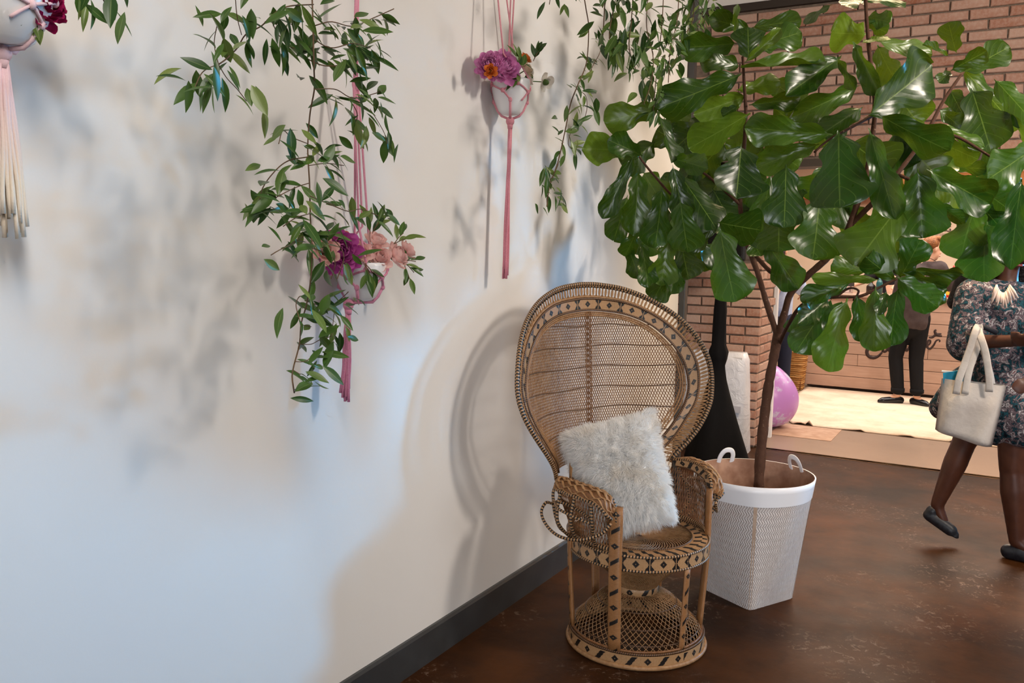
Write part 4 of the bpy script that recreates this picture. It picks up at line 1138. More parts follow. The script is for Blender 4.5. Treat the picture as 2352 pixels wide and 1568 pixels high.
def planter(label, potlabel, cx, cy_top, cy_bot, X, R, knot, tas_end, tw, ropes, m, seed, nst=12, off=(0, 0)):
    rr_ = random.Random(seed)
    T = PX(cx, cy_top, X); B_ = PX(cx, cy_bot, X); Hh = T.z-B_.z
    pot = MB().lathe(potlathe(R, Hh), 36).build('flower_pot', POT); pot.location = B_; tag(pot, potlabel, 'pot')
    root = empty('macrame_hanger', B_); tag(root, label, 'plant hanger')
    def on(a, z): r = prof_r(R, Hh, z)+.003; return Vector((r*math.cos(a), r*math.sin(a), z))
    K = PX(*knot, X)-B_; K.x = 0; K.y = 0 if abs(K.y) < .02 else K.y
    k = 4; rad = .0032
    A0 = -.7
    for i in range(k):
        a = A0+2*PI*i/k; a2 = A0+2*PI*(i+.5)/k; a3 = A0+2*PI*(i+1)/k
        zt, zm, zb = Hh*.82, Hh*.62, Hh*.36
        def arc(a_, z_, b_, w_): return [on(a_+(b_-a_)*t, z_+(w_-z_)*t) for t in np.linspace(0, 1, 8)]
        MB().tube(arc(a, zt, a2, zm), rad, 6).build('net_cord', m, root); MB().tube(arc(a3, zt, a2, zm), rad, 6).build('net_cord', m, root)
        MB().tube(arc(a2, zm, a2+.42, zb), rad, 6).build('net_cord', m, root); MB().tube(arc(a2, zm, a2-.42, zb), rad, 6).build('net_cord', m, root) if i % 2 == 0 else None
        for (aa, zz) in ((a, zt), (a2, zm), (a2+.42, zb)):
            MB().sphere(on(aa, zz), (.0075, .0075, .009), 8, 6).build('knot', m, root)
        MB().tube([on(a2+.42, zb), on(a2+.42, Hh*.12), on(a2+.42, 0)*.95+Vector((0, 0, -.004)), K+Vector((0, 0, .006))], .0048, 6).build('net_cord', m, root)
    for (x, y, xt, yt), i in zip(ropes, range(len(ropes))):
        a = A0+2*PI*(i % k)/k
        p0 = PX(x, y, X)-B_; p1 = PX(xt, yt, X)-B_
        q = on(a, Hh*.82); p0.x = q.x
        MB().tube([q, on(a, Hh)+Vector((0, 0, .004)), Vector((q.x*.8, p0.y, max(p0.z, Hh+.02))), p1], rad*1.05, 6).build('rope', m, root)
    MB().sphere(K, (.016, .016, .018), 12, 8).build('knot', m, root)
    MB().tube([K+Vector((0, 0, -.012)), K+Vector((0, 0, -.028))], [.011, .009], 10).build('wrap', m, root)
    E_ = PX(*tas_end, X)-B_; E_.x = 0
    for i in range(nst):
        a = 2*PI*i/nst; r = rr_.uniform(.35, 1)
        zt = K.z-.02; ze = E_.z+rr_.uniform(0, .05)*(1 if i else 0)
        pts = []
        for t in np.linspace(0, 1, 9):
            w = tw*(.35+.65*t)*r
            pts.append((w*math.cos(a)*.7+.0012*math.sin(t*9+i), K.y+(E_.y-K.y)*t+w*math.sin(a)+.0016*math.sin(t*7+i*2), zt+(ze-zt)*t))
        MB().tube(pts, [.0040]*8+[.0046], 5).build('tassel_strand', m, root)
    return root, B_, Hh
PINK = cotton('pink_cotton', srgb(196, 96, 118), srgb(222, 140, 152), -.6, .4)
planter('pink macrame hanger with a long rosy tassel on the upper part of the wall', 'white faceted pot hanging in the upper pink macrame', 1172, 183, 264, .078, .073, (1170, 278), (1160, 640), .013,
        [(1131, 126, 1138, -60), (1159, 120, 1156, -60), (1198, 110, 1184, -60), (1189, 120, 1175, -60)], PINK, 1, 10)
planter('mauve pink macrame hanger behind the trailing vine', 'white pot of roses behind the trailing vine', 829, 602, 690, .085, .075, (800, 700), (793, 922), .016,
        [(795, 520, 812, 190), (790, 540, 816, 190), (876, 560, 822, 190), (856, 520, 818, 190)], cotton('mauve_cotton', srgb(186, 90, 136), srgb(222, 140, 168), -.3, .5), 2, 12)
MB_top = PX(817, 192, .085)
planter('pale pink to cream macrame hanger at the left edge', 'white pot at the left edge with a magenta flower', 5, -28, 104, .10, .088, (8, 122), (32, 548), .030,
        [(60, -40, 20, -200), (-50, -40, -10, -200), (-30, -40, 0, -200), (40, -40, 10, -200)], cotton('ombre_cotton', srgb(234, 222, 200), srgb(232, 196, 204), -.25, -.05), 3, 18)
# ropes of the middle hanger run on from the ring to the ceiling
ex = bpy.data.objects['macrame_hanger.001']
for dx in (-3, 0, 3):
    MB().tube([PX(817+dx, 192, .085)-ex.location, PX(818+dx, 60, .085)-ex.location, PX(822+dx, -80, .085)-ex.location], .0035, 6).build('rope', bpy.data.materials['mauve_cotton'], ex)
MB().sphere(PX(817, 192, .085)-ex.location, (.011, .011, .022), 10, 8).build('knot', bpy.data.materials['mauve_cotton'], ex)
VW = (.75, -.55, .35)
flower('peony', 'big ruffled pink peony in the upper macrame pot', 1156, 153, 0.118, (.8, -.5, .35), .054, PEONL, 'peony', seed=1)
flower('peony', 'smaller pink peony at the left rim of the upper pot', 1124, 150, 0.088, (.4, -.9, .3), .042, PEONL, 'peony', seed=2)
flower('ranunculus', 'orange ranunculus tucked left under the pink peony', 1127, 163, 0.133, (.6, -.8, 0), .020, ORA, 'rose', seed=3)
flower('ranunculus', 'orange ranunculus high on the right of the upper pot', 1208, 132, 0.098, (.6, .2, .7), .022, ORA, 'rose', seed=4)
flower('rose', 'cream rose right of the green leaves in the upper pot', 1212, 158, 0.113, (.8, .2, .4), .026, CRM, 'rose', seed=5)
flower('orchid', 'white orchid bloom drooping over the upper pot rim', 1222, 176, 0.118, (.8, .3, .1), .040, WHO, 'orchid', seed=6)
flower('orchid', 'pale translucent orchid bloom reaching out to the right of the upper pot', 1258, 190, 0.098, (.8, -.1, -.2), .042, WHO, 'orchid', seed=7)
sprig('dark leaf sprig in front of the upper pot flowers', 0.138, 1188, 160, [(-.5, 1), (.1, 1.2), (-.4, -.6), (.7, .5)], .06, 11)
sprig('small green sprig standing up right of the upper pot', 0.103, 1225, 140, [(.4, 1), (.2, .7)], .06, 12)
flower('peony', 'magenta peony half hidden by the vine in the lower pot', 782, 578, 0.130, (.75, -.6, .25), .050, PEON, 'peony', seed=8)
for k, (px, py, r, ax, lb) in enumerate([(866, 552, .030, (.6, -.1, .8), 'topmost blush rose in the lower pot'), (832, 578, .028, (.7, -.4, .6), 'blush rose next to the magenta peony'),
        (872, 590, .034, (.8, -.3, .45), 'open blush rose at the middle of the lower pot rim'), (914, 586, .036, (.75, .2, .45), 'large blush rose at the right of the lower pot'),
        (938, 573, .027, (.5, .6, .5), 'rightmost blush rose in the lower pot'), (748, 575, .032, (.6, -.6, .3), 'blush rose at the far left of the lower pot')]):
    flower('rose', lb, px, py, .120+.01*(k % 3), ax, r, ROSE, 'rose', 'roses in the lower pot', seed=20+k)
flower('peony', 'coral peony peeking above the magenta peony', 776, 548, 0.100, (.4, -.4, .9), .034, flower_mat('coral_petal', srgb(222, 130, 116), srgb(206, 108, 100)), 'peony', seed=41)
sprig('dark leaves spreading out right of the lower pot', 0.115, 925, 600, [(1, .1), (.9, -.5), (.3, -1)], .075, 13)
sprig('leaves arching up over the lower pot roses', 0.115, 905, 560, [(1, .9), (.8, .4)], .075, 14)
sprig('upright leaves behind the lower pot roses', 0.095, 850, 545, [(.3, 1.1), (-.2, 1), (.1, .7)], .075, 15)
sprig('leaves hanging over the front of the lower pot', 0.160, 838, 605, [(.5, -1), (.1, -1), (.9, -.6)], .06, 16)
flower('peony', 'dark magenta peony at the top left corner', 92, -8, 0.150, (.6, .2, .2), .046, MAG, 'peony', seed=9)
sprig('single dark leaf under the magenta peony', 0.150, 70, 5, [(.1, -1)], .03, 17)

# ================================================================== things beside the brick pier
BLK = mat('black_spandex', srgb(14, 14, 17), .85, .15, bump=(60, .15)); BLKP = mat('black_plastic', srgb(20, 20, 22), .45, .4)
SPY = 6.12
st = empty('speaker_stand', (PY(1640, 1030, SPY).x, SPY, 0)); tag(st, 'speaker stand under a stretched black fabric cover by the brick pier', 'stand')
b = MB(); sec = []
prof = [(0.0, .225), (.06, .212), (.3, .142), (.5, .086), (.62, .060), (.70, .052), (.75, .064), (.80, .070), (.85, .052), (1.0, .047), (1.1, .046), (1.18, .040), (1.26, .030), (1.45, .03)]
n = 36
for z, r in prof:
    ring = []
    for i in range(n):
        a = 2*PI*i/n
        k = 1+(.16*math.cos(3*(a-.5)))*max(0, 1-z/.8)
        w = 1+.05*math.sin(7*a+z*22)*min(1, z*2)
        ring.append((r*k*w*math.cos(a), r*k*w*math.sin(a), z))
    b.add(ring)
for i in range(len(prof)-1):
    for j in range(n): b.face((i*n+j, i*n+(j+1) % n, (i+1)*n+(j+1) % n, (i+1)*n+j))
b.build('fabric_cover', BLK, st)
MB().tube([(0, 0, .1), (0, 0, 1.5)], .018, 10).build('pole', BLKP, st)
for a in (.5, 2.6, 4.7): MB().tube([(.0, 0, .55), (.23*math.cos(a), .23*math.sin(a), .012)], .010, 6).build('leg', BLKP, st)
sp = empty('loudspeaker', (st.location.x+.02, SPY, 1.44)); tag(sp, 'black loudspeaker on top of the covered stand', 'speaker')
bevel(MB().box((0, 0, .26), (.36, .32, .52)).build('cabinet', BLKP, sp, smooth=False), .03, 3)
bevel(MB().box((.0, -.163, .27), (.31, .012, .44)).build('grille', mat('speaker_grille', srgb(12, 12, 13), .7, .2, bump=(300, .6)), sp, smooth=False), .01)
MB().tube([(0, 0, -.03), (0, 0, .01)], .03, 12).build('socket', BLKP, sp)
MB().box((0, -.172, .45), (.06, .006, .02)).build('badge', mat('badge_grey', srgb(90, 90, 92), .4), sp, smooth=False)

# box wrapped in white plastic
bx = empty('wrapped_box', (.05, 6.53, 0)); tag(bx, 'tall box wrapped in wrinkled white plastic leaning at the brick pier', 'box')
s = NT('white_plastic_film'); s.base(srgb(236, 238, 248), .28, .5); s.bump(s.noise(9, 4, .6, None, 1.2), .5, .03); s.translucent(srgb(230, 230, 240), .15); FILM = s.m
b = MB(); rr_ = random.Random(4)
secs = []
for i, z in enumerate(np.linspace(0, .76, 14)):
    t = z/.76; hw, hd_ = .285-.045*t, .115-.02*t
    if i == 13: hw -= .02; hd_ -= .02
    ring = []
    for j in range(40):
        a = 2*PI*j/40; m = max(abs(math.cos(a)), abs(math.sin(a))); m = .75*m+.25
        ring.append((hw*math.cos(a)/m*(1+rr_.uniform(-.014, .014))-.20+.01*t, hd_*math.sin(a)/m*(1+rr_.uniform(-.03, .03)), z))
    secs.append(ring); b.add(ring)
for i in range(13):
    for j in range(40): b.face((i*40+j, i*40+(j+1) % 40, (i+1)*40+(j+1) % 40, (i+1)*40+j))
b.face([13*40+j for j in range(40)])
b.build('plastic_film', FILM, bx)
solid('carton', (-.43, -.085, .02), (.02, .085, .73), mat('white_card', srgb(222, 220, 224), .7), bx)
MB().box((-.2, -.118, .34), (.47, .004, .05)).build('tape', mat('clear_tape', srgb(206, 206, 218), .2), bx, smooth=False)

# pink balloon on a sheet of cardboard
bl = empty('balloon', (PY(1766, 985, 7.62).x, 7.62, .004)); tag(bl, 'large pink balloon with pale blotches resting on the floor in the doorway', 'balloon')
s = NT('pink_balloon'); k = s.ramp(s.noise(6, 5, .7), [(.53, (0, 0, 0, 1)), (.60, (1, 1, 1, 1))]); s.base(s.mix(k, srgb(206, 146, 220), srgb(216, 212, 240)), .3, .5); s.translucent(srgb(230, 170, 220), .15)
prof = [(.001, 0), (.09, .006), (.17, .04), (.235, .12), (.262, .22), (.25, .32), (.20, .42), (.13, .50), (.06, .555), (.014, .58), (.012, .595)]
c = crom([(a, z_, 0) for a, z_ in prof], 28)
bo = MB().lathe([(q[0], q[1]) for q in c], 32).build('skin', s.m, bl); bo.rotation_euler = (0, math.radians(-6), 0)
kb = MB().lathe([(.012, .592), (.02, .602), (.024, .618), (.02, .62), (.001, .6)], 12).build('knot', s.m, bl); kb.rotation_euler = (0, math.radians(-6), 0)
cb = solid('cardboard_sheet', (.10, 7.30, .001), (.60, 7.84, .004), mat('cardboard', srgb(198, 164, 140), .8, .1, var=(12, srgb(182, 146, 122)))); tag(cb, 'flat cardboard sheet on the floor under the pink balloon', 'cardboard')

# tall wicker basket at the end of the counter
wk = empty('wicker_basket', (PY(1826, 886, 10.0).x-.02, 10.0, 0)); tag(wk, 'tall tapered honey-coloured wicker basket at the end of the counter', 'basket')
s = NT('wicker'); u, v = s.uv(); 
w1 = s.n('ShaderNodeTexWave'); w1.inputs['Scale'].default_value = 18; w1.inputs['Distortion'].default_value = 3; w1.bands_direction = 'Z'; s.l(s.obj(), w1.inputs[0])
s.base(s.mix(w1.outputs[1], srgb(216, 160, 92), srgb(150, 96, 46)), .5, .3); s.bump(w1.outputs[1], .6, .01); WK = s.m
b = MB(); zs = np.linspace(.01, .55, 24)
for i, z in enumerate(zs):
    hw = .10+.035*z/.55
    MB()
    b.tube([((hw+.003*(i % 2))*math.copysign(abs(math.cos(a))**.5, math.cos(a)), (hw+.003*((i+1) % 2))*math.copysign(abs(math.sin(a))**.5, math.sin(a)), z) for a in np.linspace(0, 2*PI, 24, endpoint=False)], .013, 5, closed=True)
b.build('weave', WK, wk)
solid('lining', (-.10, -.10, .01), (.10, .10, .5), mat('wicker_dark', srgb(120, 72, 34), .8), wk)
MB().tube([(.138*math.copysign(abs(math.cos(a))**.5, math.cos(a)), .138*math.copysign(abs(math.sin(a))**.5, math.sin(a)), .565) for a in np.linspace(0, 2*PI, 30, endpoint=False)], .014, 6, closed=True).build('rim', WK, wk)

# ================================================================== on the counter
CT = .035+8*.1275+.032
STEELP = mat('polished_steel', srgb(206, 206, 212), .16, .5, 1.0)
uy = CY+.25; ux = PY(1941, 600, uy).x
ur = empty('drink_urn', (ux, uy, CT)); tag(ur, 'polished steel drink urn standing on the counter', 'urn')
MB().lathe([(.001, .0), (.10, 0), (.105, .02), (.10, .05), (.112, .07), (.112, .36), (.108, .375), (.06, .40), (.02, .415), (.001, .415)], 36).build('tank', STEELP, ur)
MB().lathe([(.008, .41), (.012, .43), (.006, .45), (.012, .47), (.001, .485)], 16).build('lid_knob', STEELP, ur)
for sx in (-1, 1): MB().tube([(sx*.112, 0, .27), (sx*.135, -.01, .275), (sx*.14, -.01, .30), (sx*.112, 0, .31)], .007, 6).build('handle', STEELP, ur)
MB().tube([(0, -.11, .10), (0, -.15, .10), (0, -.155, .07)], .010, 8).build('tap', STEELP, ur)
MB().lathe([(.114, .08), (.114, .14)], 36).build('base_ring', mat('urn_dark', srgb(52, 48, 46), .4), ur)
GLS = mat('amber_glass', srgb(236, 206, 160), .12, .5); REDC = mat('red_cap', srgb(196, 40, 24), .4); REDB = mat('red_label', srgb(206, 60, 30), .45); YEL = mat('yellow_label', srgb(226, 176, 60), .5); TEAL = mat('teal_glass', srgb(40, 84, 84), .2)
def bottle(name, label, px, h, r, body, cap, band=None, dy=.2, group=None):
    y_ = CY+dy; o = empty(name, (PY(px, 640, y_).x, y_, CT)); tag(o, label, 'bottle', group)
    MB().lathe([(.001, 0), (r, 0), (r, h*.58), (r*.8, h*.68), (r*.36, h*.78), (r*.34, h*.93), (.001, h*.93)], 20).build('body', body, o)
    MB().lathe([(r*.40, h*.90), (r*.40, h), (.001, h)], 14).build('cap', cap, o)
    if band: MB().lathe([(r*1.02, h*.14), (r*1.02, h*.5)], 20).build('label', band, o)
bottle('bottle', 'slim bottle with a red cap right of the man with short hair', 2190, .34, .032, GLS, REDC, REDB, .35)
bottle('bottle', 'red bottle with a yellow label near the woman\'s sleeve', 2186, .20, .045, REDB, REDC, YEL, .12)
bottle('bottle', 'small teal bottle in the leaves\' gap on the counter', 2021, .22, .035, TEAL, mat('white_cap', srgb(226, 220, 210), .4), None, .15)
bottle('bottle', 'short red-capped jar in the leaves\' gap on the counter', 2002, .15, .05, mat('dark_glass', srgb(40, 30, 26), .2), REDC, None, .2)
y_ = CY+.12
cn = empty('candle_glass', (PY(1884, 640, y_).x, y_, CT)); tag(cn, 'pale candle in a glass beside the steel urn', 'candle')
MB().lathe([(.001, 0), (.04, 0), (.045, .12), (.041, .12), (.037, .01), (.001, .01)], 20).build('glass', mat('pale_glass', srgb(240, 226, 206), .1), cn)
MB().lathe([(.001, .011), (.034, .011), (.034, .13), (.03, .15), (.001, .155)], 16).build('wax', mat('wax', srgb(248, 236, 214), .5), cn)
# lettering on the peach wall
sg = empty('wall_sign', PY(2165, 525, 11.99)); tag(sg, 'thin dark lettering with a rule on the peach wall', 'sign')
def text(body, px, py, size, m, ext=.002):
    cu = bpy.data.curves.new('lettering', 'FONT'); cu.body = body; cu.size = size; cu.extrude = ext; cu.space_character = 1.25
    cu.materials.append(m); o = bpy.data.objects.new('lettering', cu); COL.objects.link(o); o.parent = sg
    me = bpy.data.meshes.new_from_object(o.evaluated_get(bpy.context.evaluated_depsgraph_get())); bpy.data.objects.remove(o)
    o = bpy.data.objects.new('lettering', me); COL.objects.link(o); o.parent = sg
    o.location = PY(px, py, 11.985)-sg.location; o.rotation_euler = (PI/2, 0, 0); return o
SGN = mat('sign_dark', srgb(74, 58, 52), .6); SGN2 = mat('sign_pale', srgb(178, 150, 132), .6)
for ch_, px_ in (('N', 2157), ('G', 2170)): text(ch_, px_, 531, .10, SGN)
for ch_, px_ in (('E', 2148), ('D', 2152.5), ('B', 2161.5), ('O', 2166)): text(ch_, px_, 542, .055, SGN2)
p = PY(2150, 551, 11.985)-sg.location; p2 = PY(2260, 548, 11.985)-sg.location
MB().box(((p.x+p2.x)/2, p.y, p.z), (p2.x-p.x, .004, .008)).build('rule', SGN, sg, smooth=False)
# ================================================================== people
def blob(name, prims, m, parent, voxel=.012, smooth=4, loc=Vector((0, 0, 0))):
    """one continuous surface grown round capsules ('c', p, q, rp, rq) and ellipsoids ('e', centre, radii, rotation)"""
    b = MB()
    for pr in prims:
        if pr[0] == 'c':
            _, p, q, r0, r1 = pr[:5]; p, q = Vector(p)-loc, Vector(q)-loc
            n = 8; d = q-p
            if d.length < 1e-5: b.sphere(p, max(r0, r1)); continue
            dn = d.normalized()
            pts = []; rs = []
            for k in range(4): a = PI/2*k/4; pts.append(p-dn*r0*math.cos(a)); rs.append(max(.001, r0*math.sin(a)))
            for k in range(n+1): t = k/n; pts.append(p+d*t); rs.append(r0+(r1-r0)*t)
            for k in range(3, -1, -1): a = PI/2*k/4; pts.append(q+dn*r1*math.cos(a)); rs.append(max(.001, r1*math.sin(a)))
            fl_ = pr[5] if len(pr) > 5 else 1.0; up_ = pr[6] if len(pr) > 6 else None
            b.tube(pts, rs, 12, flat=fl_, up=up_)
        else:
            b.sphere(Vector(pr[1])-loc, pr[2], 16, 10, pr[3] if len(pr) > 3 else None)
    me = b.mesh(name+'_raw', m); o = bpy.data.objects.new(name+'_raw', me); COL.objects.link(o)
    r = o.modifiers.new('r', 'REMESH'); r.mode = 'VOXEL'; r.voxel_size = voxel; r.use_smooth_shade = True
    if smooth:
        s_ = o.modifiers.new('s', 'SMOOTH'); s_.factor = .5; s_.iterations = smooth
    dg = bpy.context.evaluated_depsgraph_get()
    me2 = bpy.data.meshes.new_from_object(o.evaluated_get(dg)); me2.name = name
    bpy.data.objects.remove(o)
    if not me2.materials: me2.materials.append(m)
    me2.polygons.foreach_set('use_smooth', [True]*len(me2.polygons))
    ob = bpy.data.objects.new(name, me2); COL.objects.link(ob); ob.parent = parent; return ob
def hand(wrist, d, palm_n, s=1.0, curl=.5):
    """capsules of a palm with five unequal bent fingers"""
    d = Vector(d).normalized(); n = Vector(palm_n); n = (n-d*n.dot(d)).normalized(); sd = d.cross(n)
    w = Vector(wrist); L = .09*s; out = [('c', w, w+d*L*.9, .026*s, .034*s, .6, n)]
    for k, (o, ln) in enumerate(((-.030, .060), (-.010, .074), (.010, .078), (.030, .068))):
        p = w+d*L+sd*o*s*1.1; q = p+(d*math.cos(curl)+n*math.sin(curl))*ln*.55*s; r = q+(d*math.cos(curl*2.2)+n*math.sin(curl*2.2))*ln*.45*s
        out += [('c', p, q, .0092*s, .0085*s), ('c', q, r, .0085*s, .0075*s)]
    p = w+d*L*.3+sd*.030*s; q = p+(d*.6+sd*.7+n*.3).normalized()*.04*s; r = q+(d*.9+n*.5).normalized()*.03*s
    out += [('c', p, q, .012*s, .010*s), ('c', q, r, .010*s, .0085*s)]
    return out
def head_prims(c, f, s=1.0):
    """skull, jaw, nose, lips, ears; c centre of the head, f facing direction"""
    f = Vector(f).normalized(); up = Vector((0, 0, 1)); f0 = Vector((f.x, f.y, 0)).normalized(); sd = f0.cross(up)
    R = Matrix((sd, f, sd.cross(f))).transposed()
    U = sd.cross(f)
    A = lambda a, b_, c_: Vector(c)+(sd*a+f*b_+U*c_)*s
    return [('e', A(0, -.012, .030), (.074*s, .092*s, .088*s), R), ('e', A(0, .018, -.035), (.056*s, .066*s, .075*s), R), ('e', A(0, .060, -.088), (.024*s, .024*s, .022*s), R),
            ('c', A(0, .090, .002), A(0, .106, -.030), .007*s, .013*s), ('e', A(0, .086, -.060), (.022*s, .012*s, .010*s), R), ('e', A(0, .072, .028), (.048*s, .02*s, .012*s), R),
            ('e', A(-.074, -.004, -.005), (.010*s, .018*s, .030*s), R), ('e', A(.074, -.004, -.005), (.010*s, .018*s, .030*s), R)], A
def face_bits(root, A, s, dark, lips, loc):
    b = MB(); R = Matrix.Identity(3)
    for e in (-1, 1):
        ob = MB().sphere(A(.031*e, .078, .008)-loc, .0115*s, 10, 8).build('eye', mat('eye_white', srgb(230, 226, 220), .3), root)
        MB().sphere(A(.031*e, .0855, .008)-loc, .0058*s, 8, 6).build('pupil', dark, ob)
        MB().tube([A(.050*e, .078, .030)-loc, A(.032*e, .090, .037)-loc, A(.014*e, .090, .033)-loc], .0035*s, 5).build('eyebrow', dark, root)
    MB().tube([A(-.022, .088, -.060)-loc, A(0, .099, -.057)-loc, A(.022, .088, -.060)-loc], .0065*s, 6).build('lips', lips, root)
def shoe(an, toe, m, root, loc, s=1.0, sole=None, lift=0.0):
    an, toe = Vector(an), Vector(toe); d = (toe-an); d.z = 0 if not lift else d.z; d.normalize()
    heel = Vector((an.x, an.y, 0))-d*.035*s if not lift else an-d*.02+Vector((0, 0, -.05))
    z = Vector((0, 0, 1))
    if not lift: t = Vector((toe.x, toe.y, 0))
    else: t = toe
    return blob('shoe', [('c', heel+z*.04*s, heel+d*.05+z*.045*s, .038*s, .040*s), ('c', heel+d*.06+z*.040*s, t-d*.05+z*.030*s, .040*s, .038*s), ('c', t-d*.05+z*.03*s, t-d*.02+z*.024*s, .037*s, .026*s),
                         ('c', heel+z*.012, t-d*.03+z*.012, .030*s, .030*s, .4, z)], m, root, .008, 3, loc)

# ---------- man with short hair seen from behind at the counter
def man():
    Y = 9.62; Q = lambda x, y, dy=0: PY(x, y, Y+dy)
    aL, aR = Q(2062, 893), Q(2106, 896, .02); kL, kR = Q(2057, 820, .03), Q(2104, 824, .05); hL, hR = Q(2076, 735, .02), Q(2114, 735, .04)
    loc = Vector(((aL.x+aR.x)/2, Y, 0)); root = empty('person', loc); tag(root, 'person with short auburn hair in a taupe t-shirt and black trousers facing the counter', 'person')
    aL.z = aR.z = .09; tL, tR = Vector((aL.x-.17, Y-.10, 0)), Vector((aR.x+.13, Y-.06, 0))
    pel = (hL+hR)/2+Vector((0, 0, .06)); chest = Q(2108, 640, .02); neck = Q(2128, 602, .02); hd_ = Q(2140, 572, .03)
    sL, sR = Q(2080, 622, .03), Q(2158, 616, .06); eL, eR = Q(2062, 690, .16), Q(2186, 664, .18); wL, wR = Q(2090, 668, .42), Q(2203, 640, .44)
    f = Vector((.75, .62, -.12))
    SK = mat('fair_skin', srgb(226, 172, 142), .55, .3); SH = mat('taupe_jersey', srgb(84, 72, 70), .9, .1, var=(14, srgb(74, 62, 60)), bump=(25, .3)); TRS = mat('black_trousers', srgb(28, 27, 28), .85, .15, bump=(22, .35)); HR = mat('auburn_hair', srgb(150, 92, 46), .6, .3, var=(60, srgb(110, 62, 28)), bump=(90, .8))
    hp, A = head_prims(hd_, f, 1.0)
    body = hp + [('c', neck, hd_+Vector((0, 0, -.05)), .058, .055), ('c', chest, neck, .12, .06), ('c', pel, chest, .13, .15)]
    for s_, e_, w_, n_ in ((sL, eL, wL, Vector((0, 0, -1))), (sR, eR, wR, Vector((0, 0, -1)))):
        body += [('c', chest, s_, .09, .06), ('c', s_, e_, .052, .042), ('c', e_, w_, .042, .030)] + hand(w_, (w_-e_), n_)
    for h_, k_, a_, t_ in ((hL, kL, aL, tL), (hR, kR, aR, tR)):
        body += [('c', pel, h_, .11, .09), ('c', h_, k_, .085, .056), ('c', k_, a_, .055, .034), ('c', a_, Vector((t_.x, t_.y, .03))*.55+Vector((a_.x, a_.y, .03))*.45, .034, .02)]
    blob('body', body, SK, root, .012, 3, loc)
    face_bits(root, A, 1.0, mat('brown_iris', srgb(50, 32, 22), .3), mat('lip_pink', srgb(196, 120, 108), .5), loc)
    blob('hair', [('e', A(0, -.022, .050), (.082, .092, .082)), ('e', A(0, -.055, .01), (.076, .052, .075)), ('e', A(0, .045, .095), (.06, .045, .03)), ('e', A(.03, .02, .11), (.04, .05, .03)), ('e', A(-.03, -.03, .115), (.045, .05, .03))], HR, root, .008, 1, loc)
    sh = [('c', pel+Vector((0, 0, -.03)), chest, .162, .172, .82, (0, 1, 0)), ('c', chest, neck+Vector((0, 0, -.035)), .16, .075), ('c', pel+Vector((0, 0, -.07)), pel, .168, .165, .8, (0, 1, 0))]
    for s_, e_ in ((sL, eL), (sR, eR)): sh += [('c', chest+Vector((0, 0, .05)), s_, .11, .078), ('c', s_, s_+(e_-s_)*.78, .076, .072)]
    blob('tshirt', sh, SH, root, .012, 3, loc)
    tr_ = [('c', pel+Vector((0, 0, -.02)), pel+Vector((0, 0, -.10)), .150, .150, .85, (0, 1, 0))]
    for h_, k_, a_ in ((hL, kL, aL), (hR, kR, aR)): tr_ += [('c', h_+Vector((0, 0, .02)), k_, .098, .072), ('c', k_, a_+Vector((0, 0, .06)), .072, .062)]
    blob('trousers', tr_, TRS, root, .011, 3, loc)
    for a_ in (aL, aR): MB().lathe([(.060, 0), (.067, .004), (.067, .040), (.060, .044)], 20, a_-loc+Vector((0, 0, .035))).build('cuff', TRS, root)
    SHO = mat('black_leather', srgb(22, 20, 22), .25, .5)
    shoe(aL, tL, SHO, root, loc, 1.0); shoe(aR, tR, SHO, root, loc, 1.0)
    MB().tube([A(-.05, .03, -.115)-loc, A(-.06, -.03, -.10)-loc, A(0, -.07, -.085)-loc, A(.06, -.03, -.10)-loc, A(.05, .03, -.115)-loc], .0028, 5).build('neck_cord', mat('cord_dark', srgb(60, 42, 30), .6), root)
man()

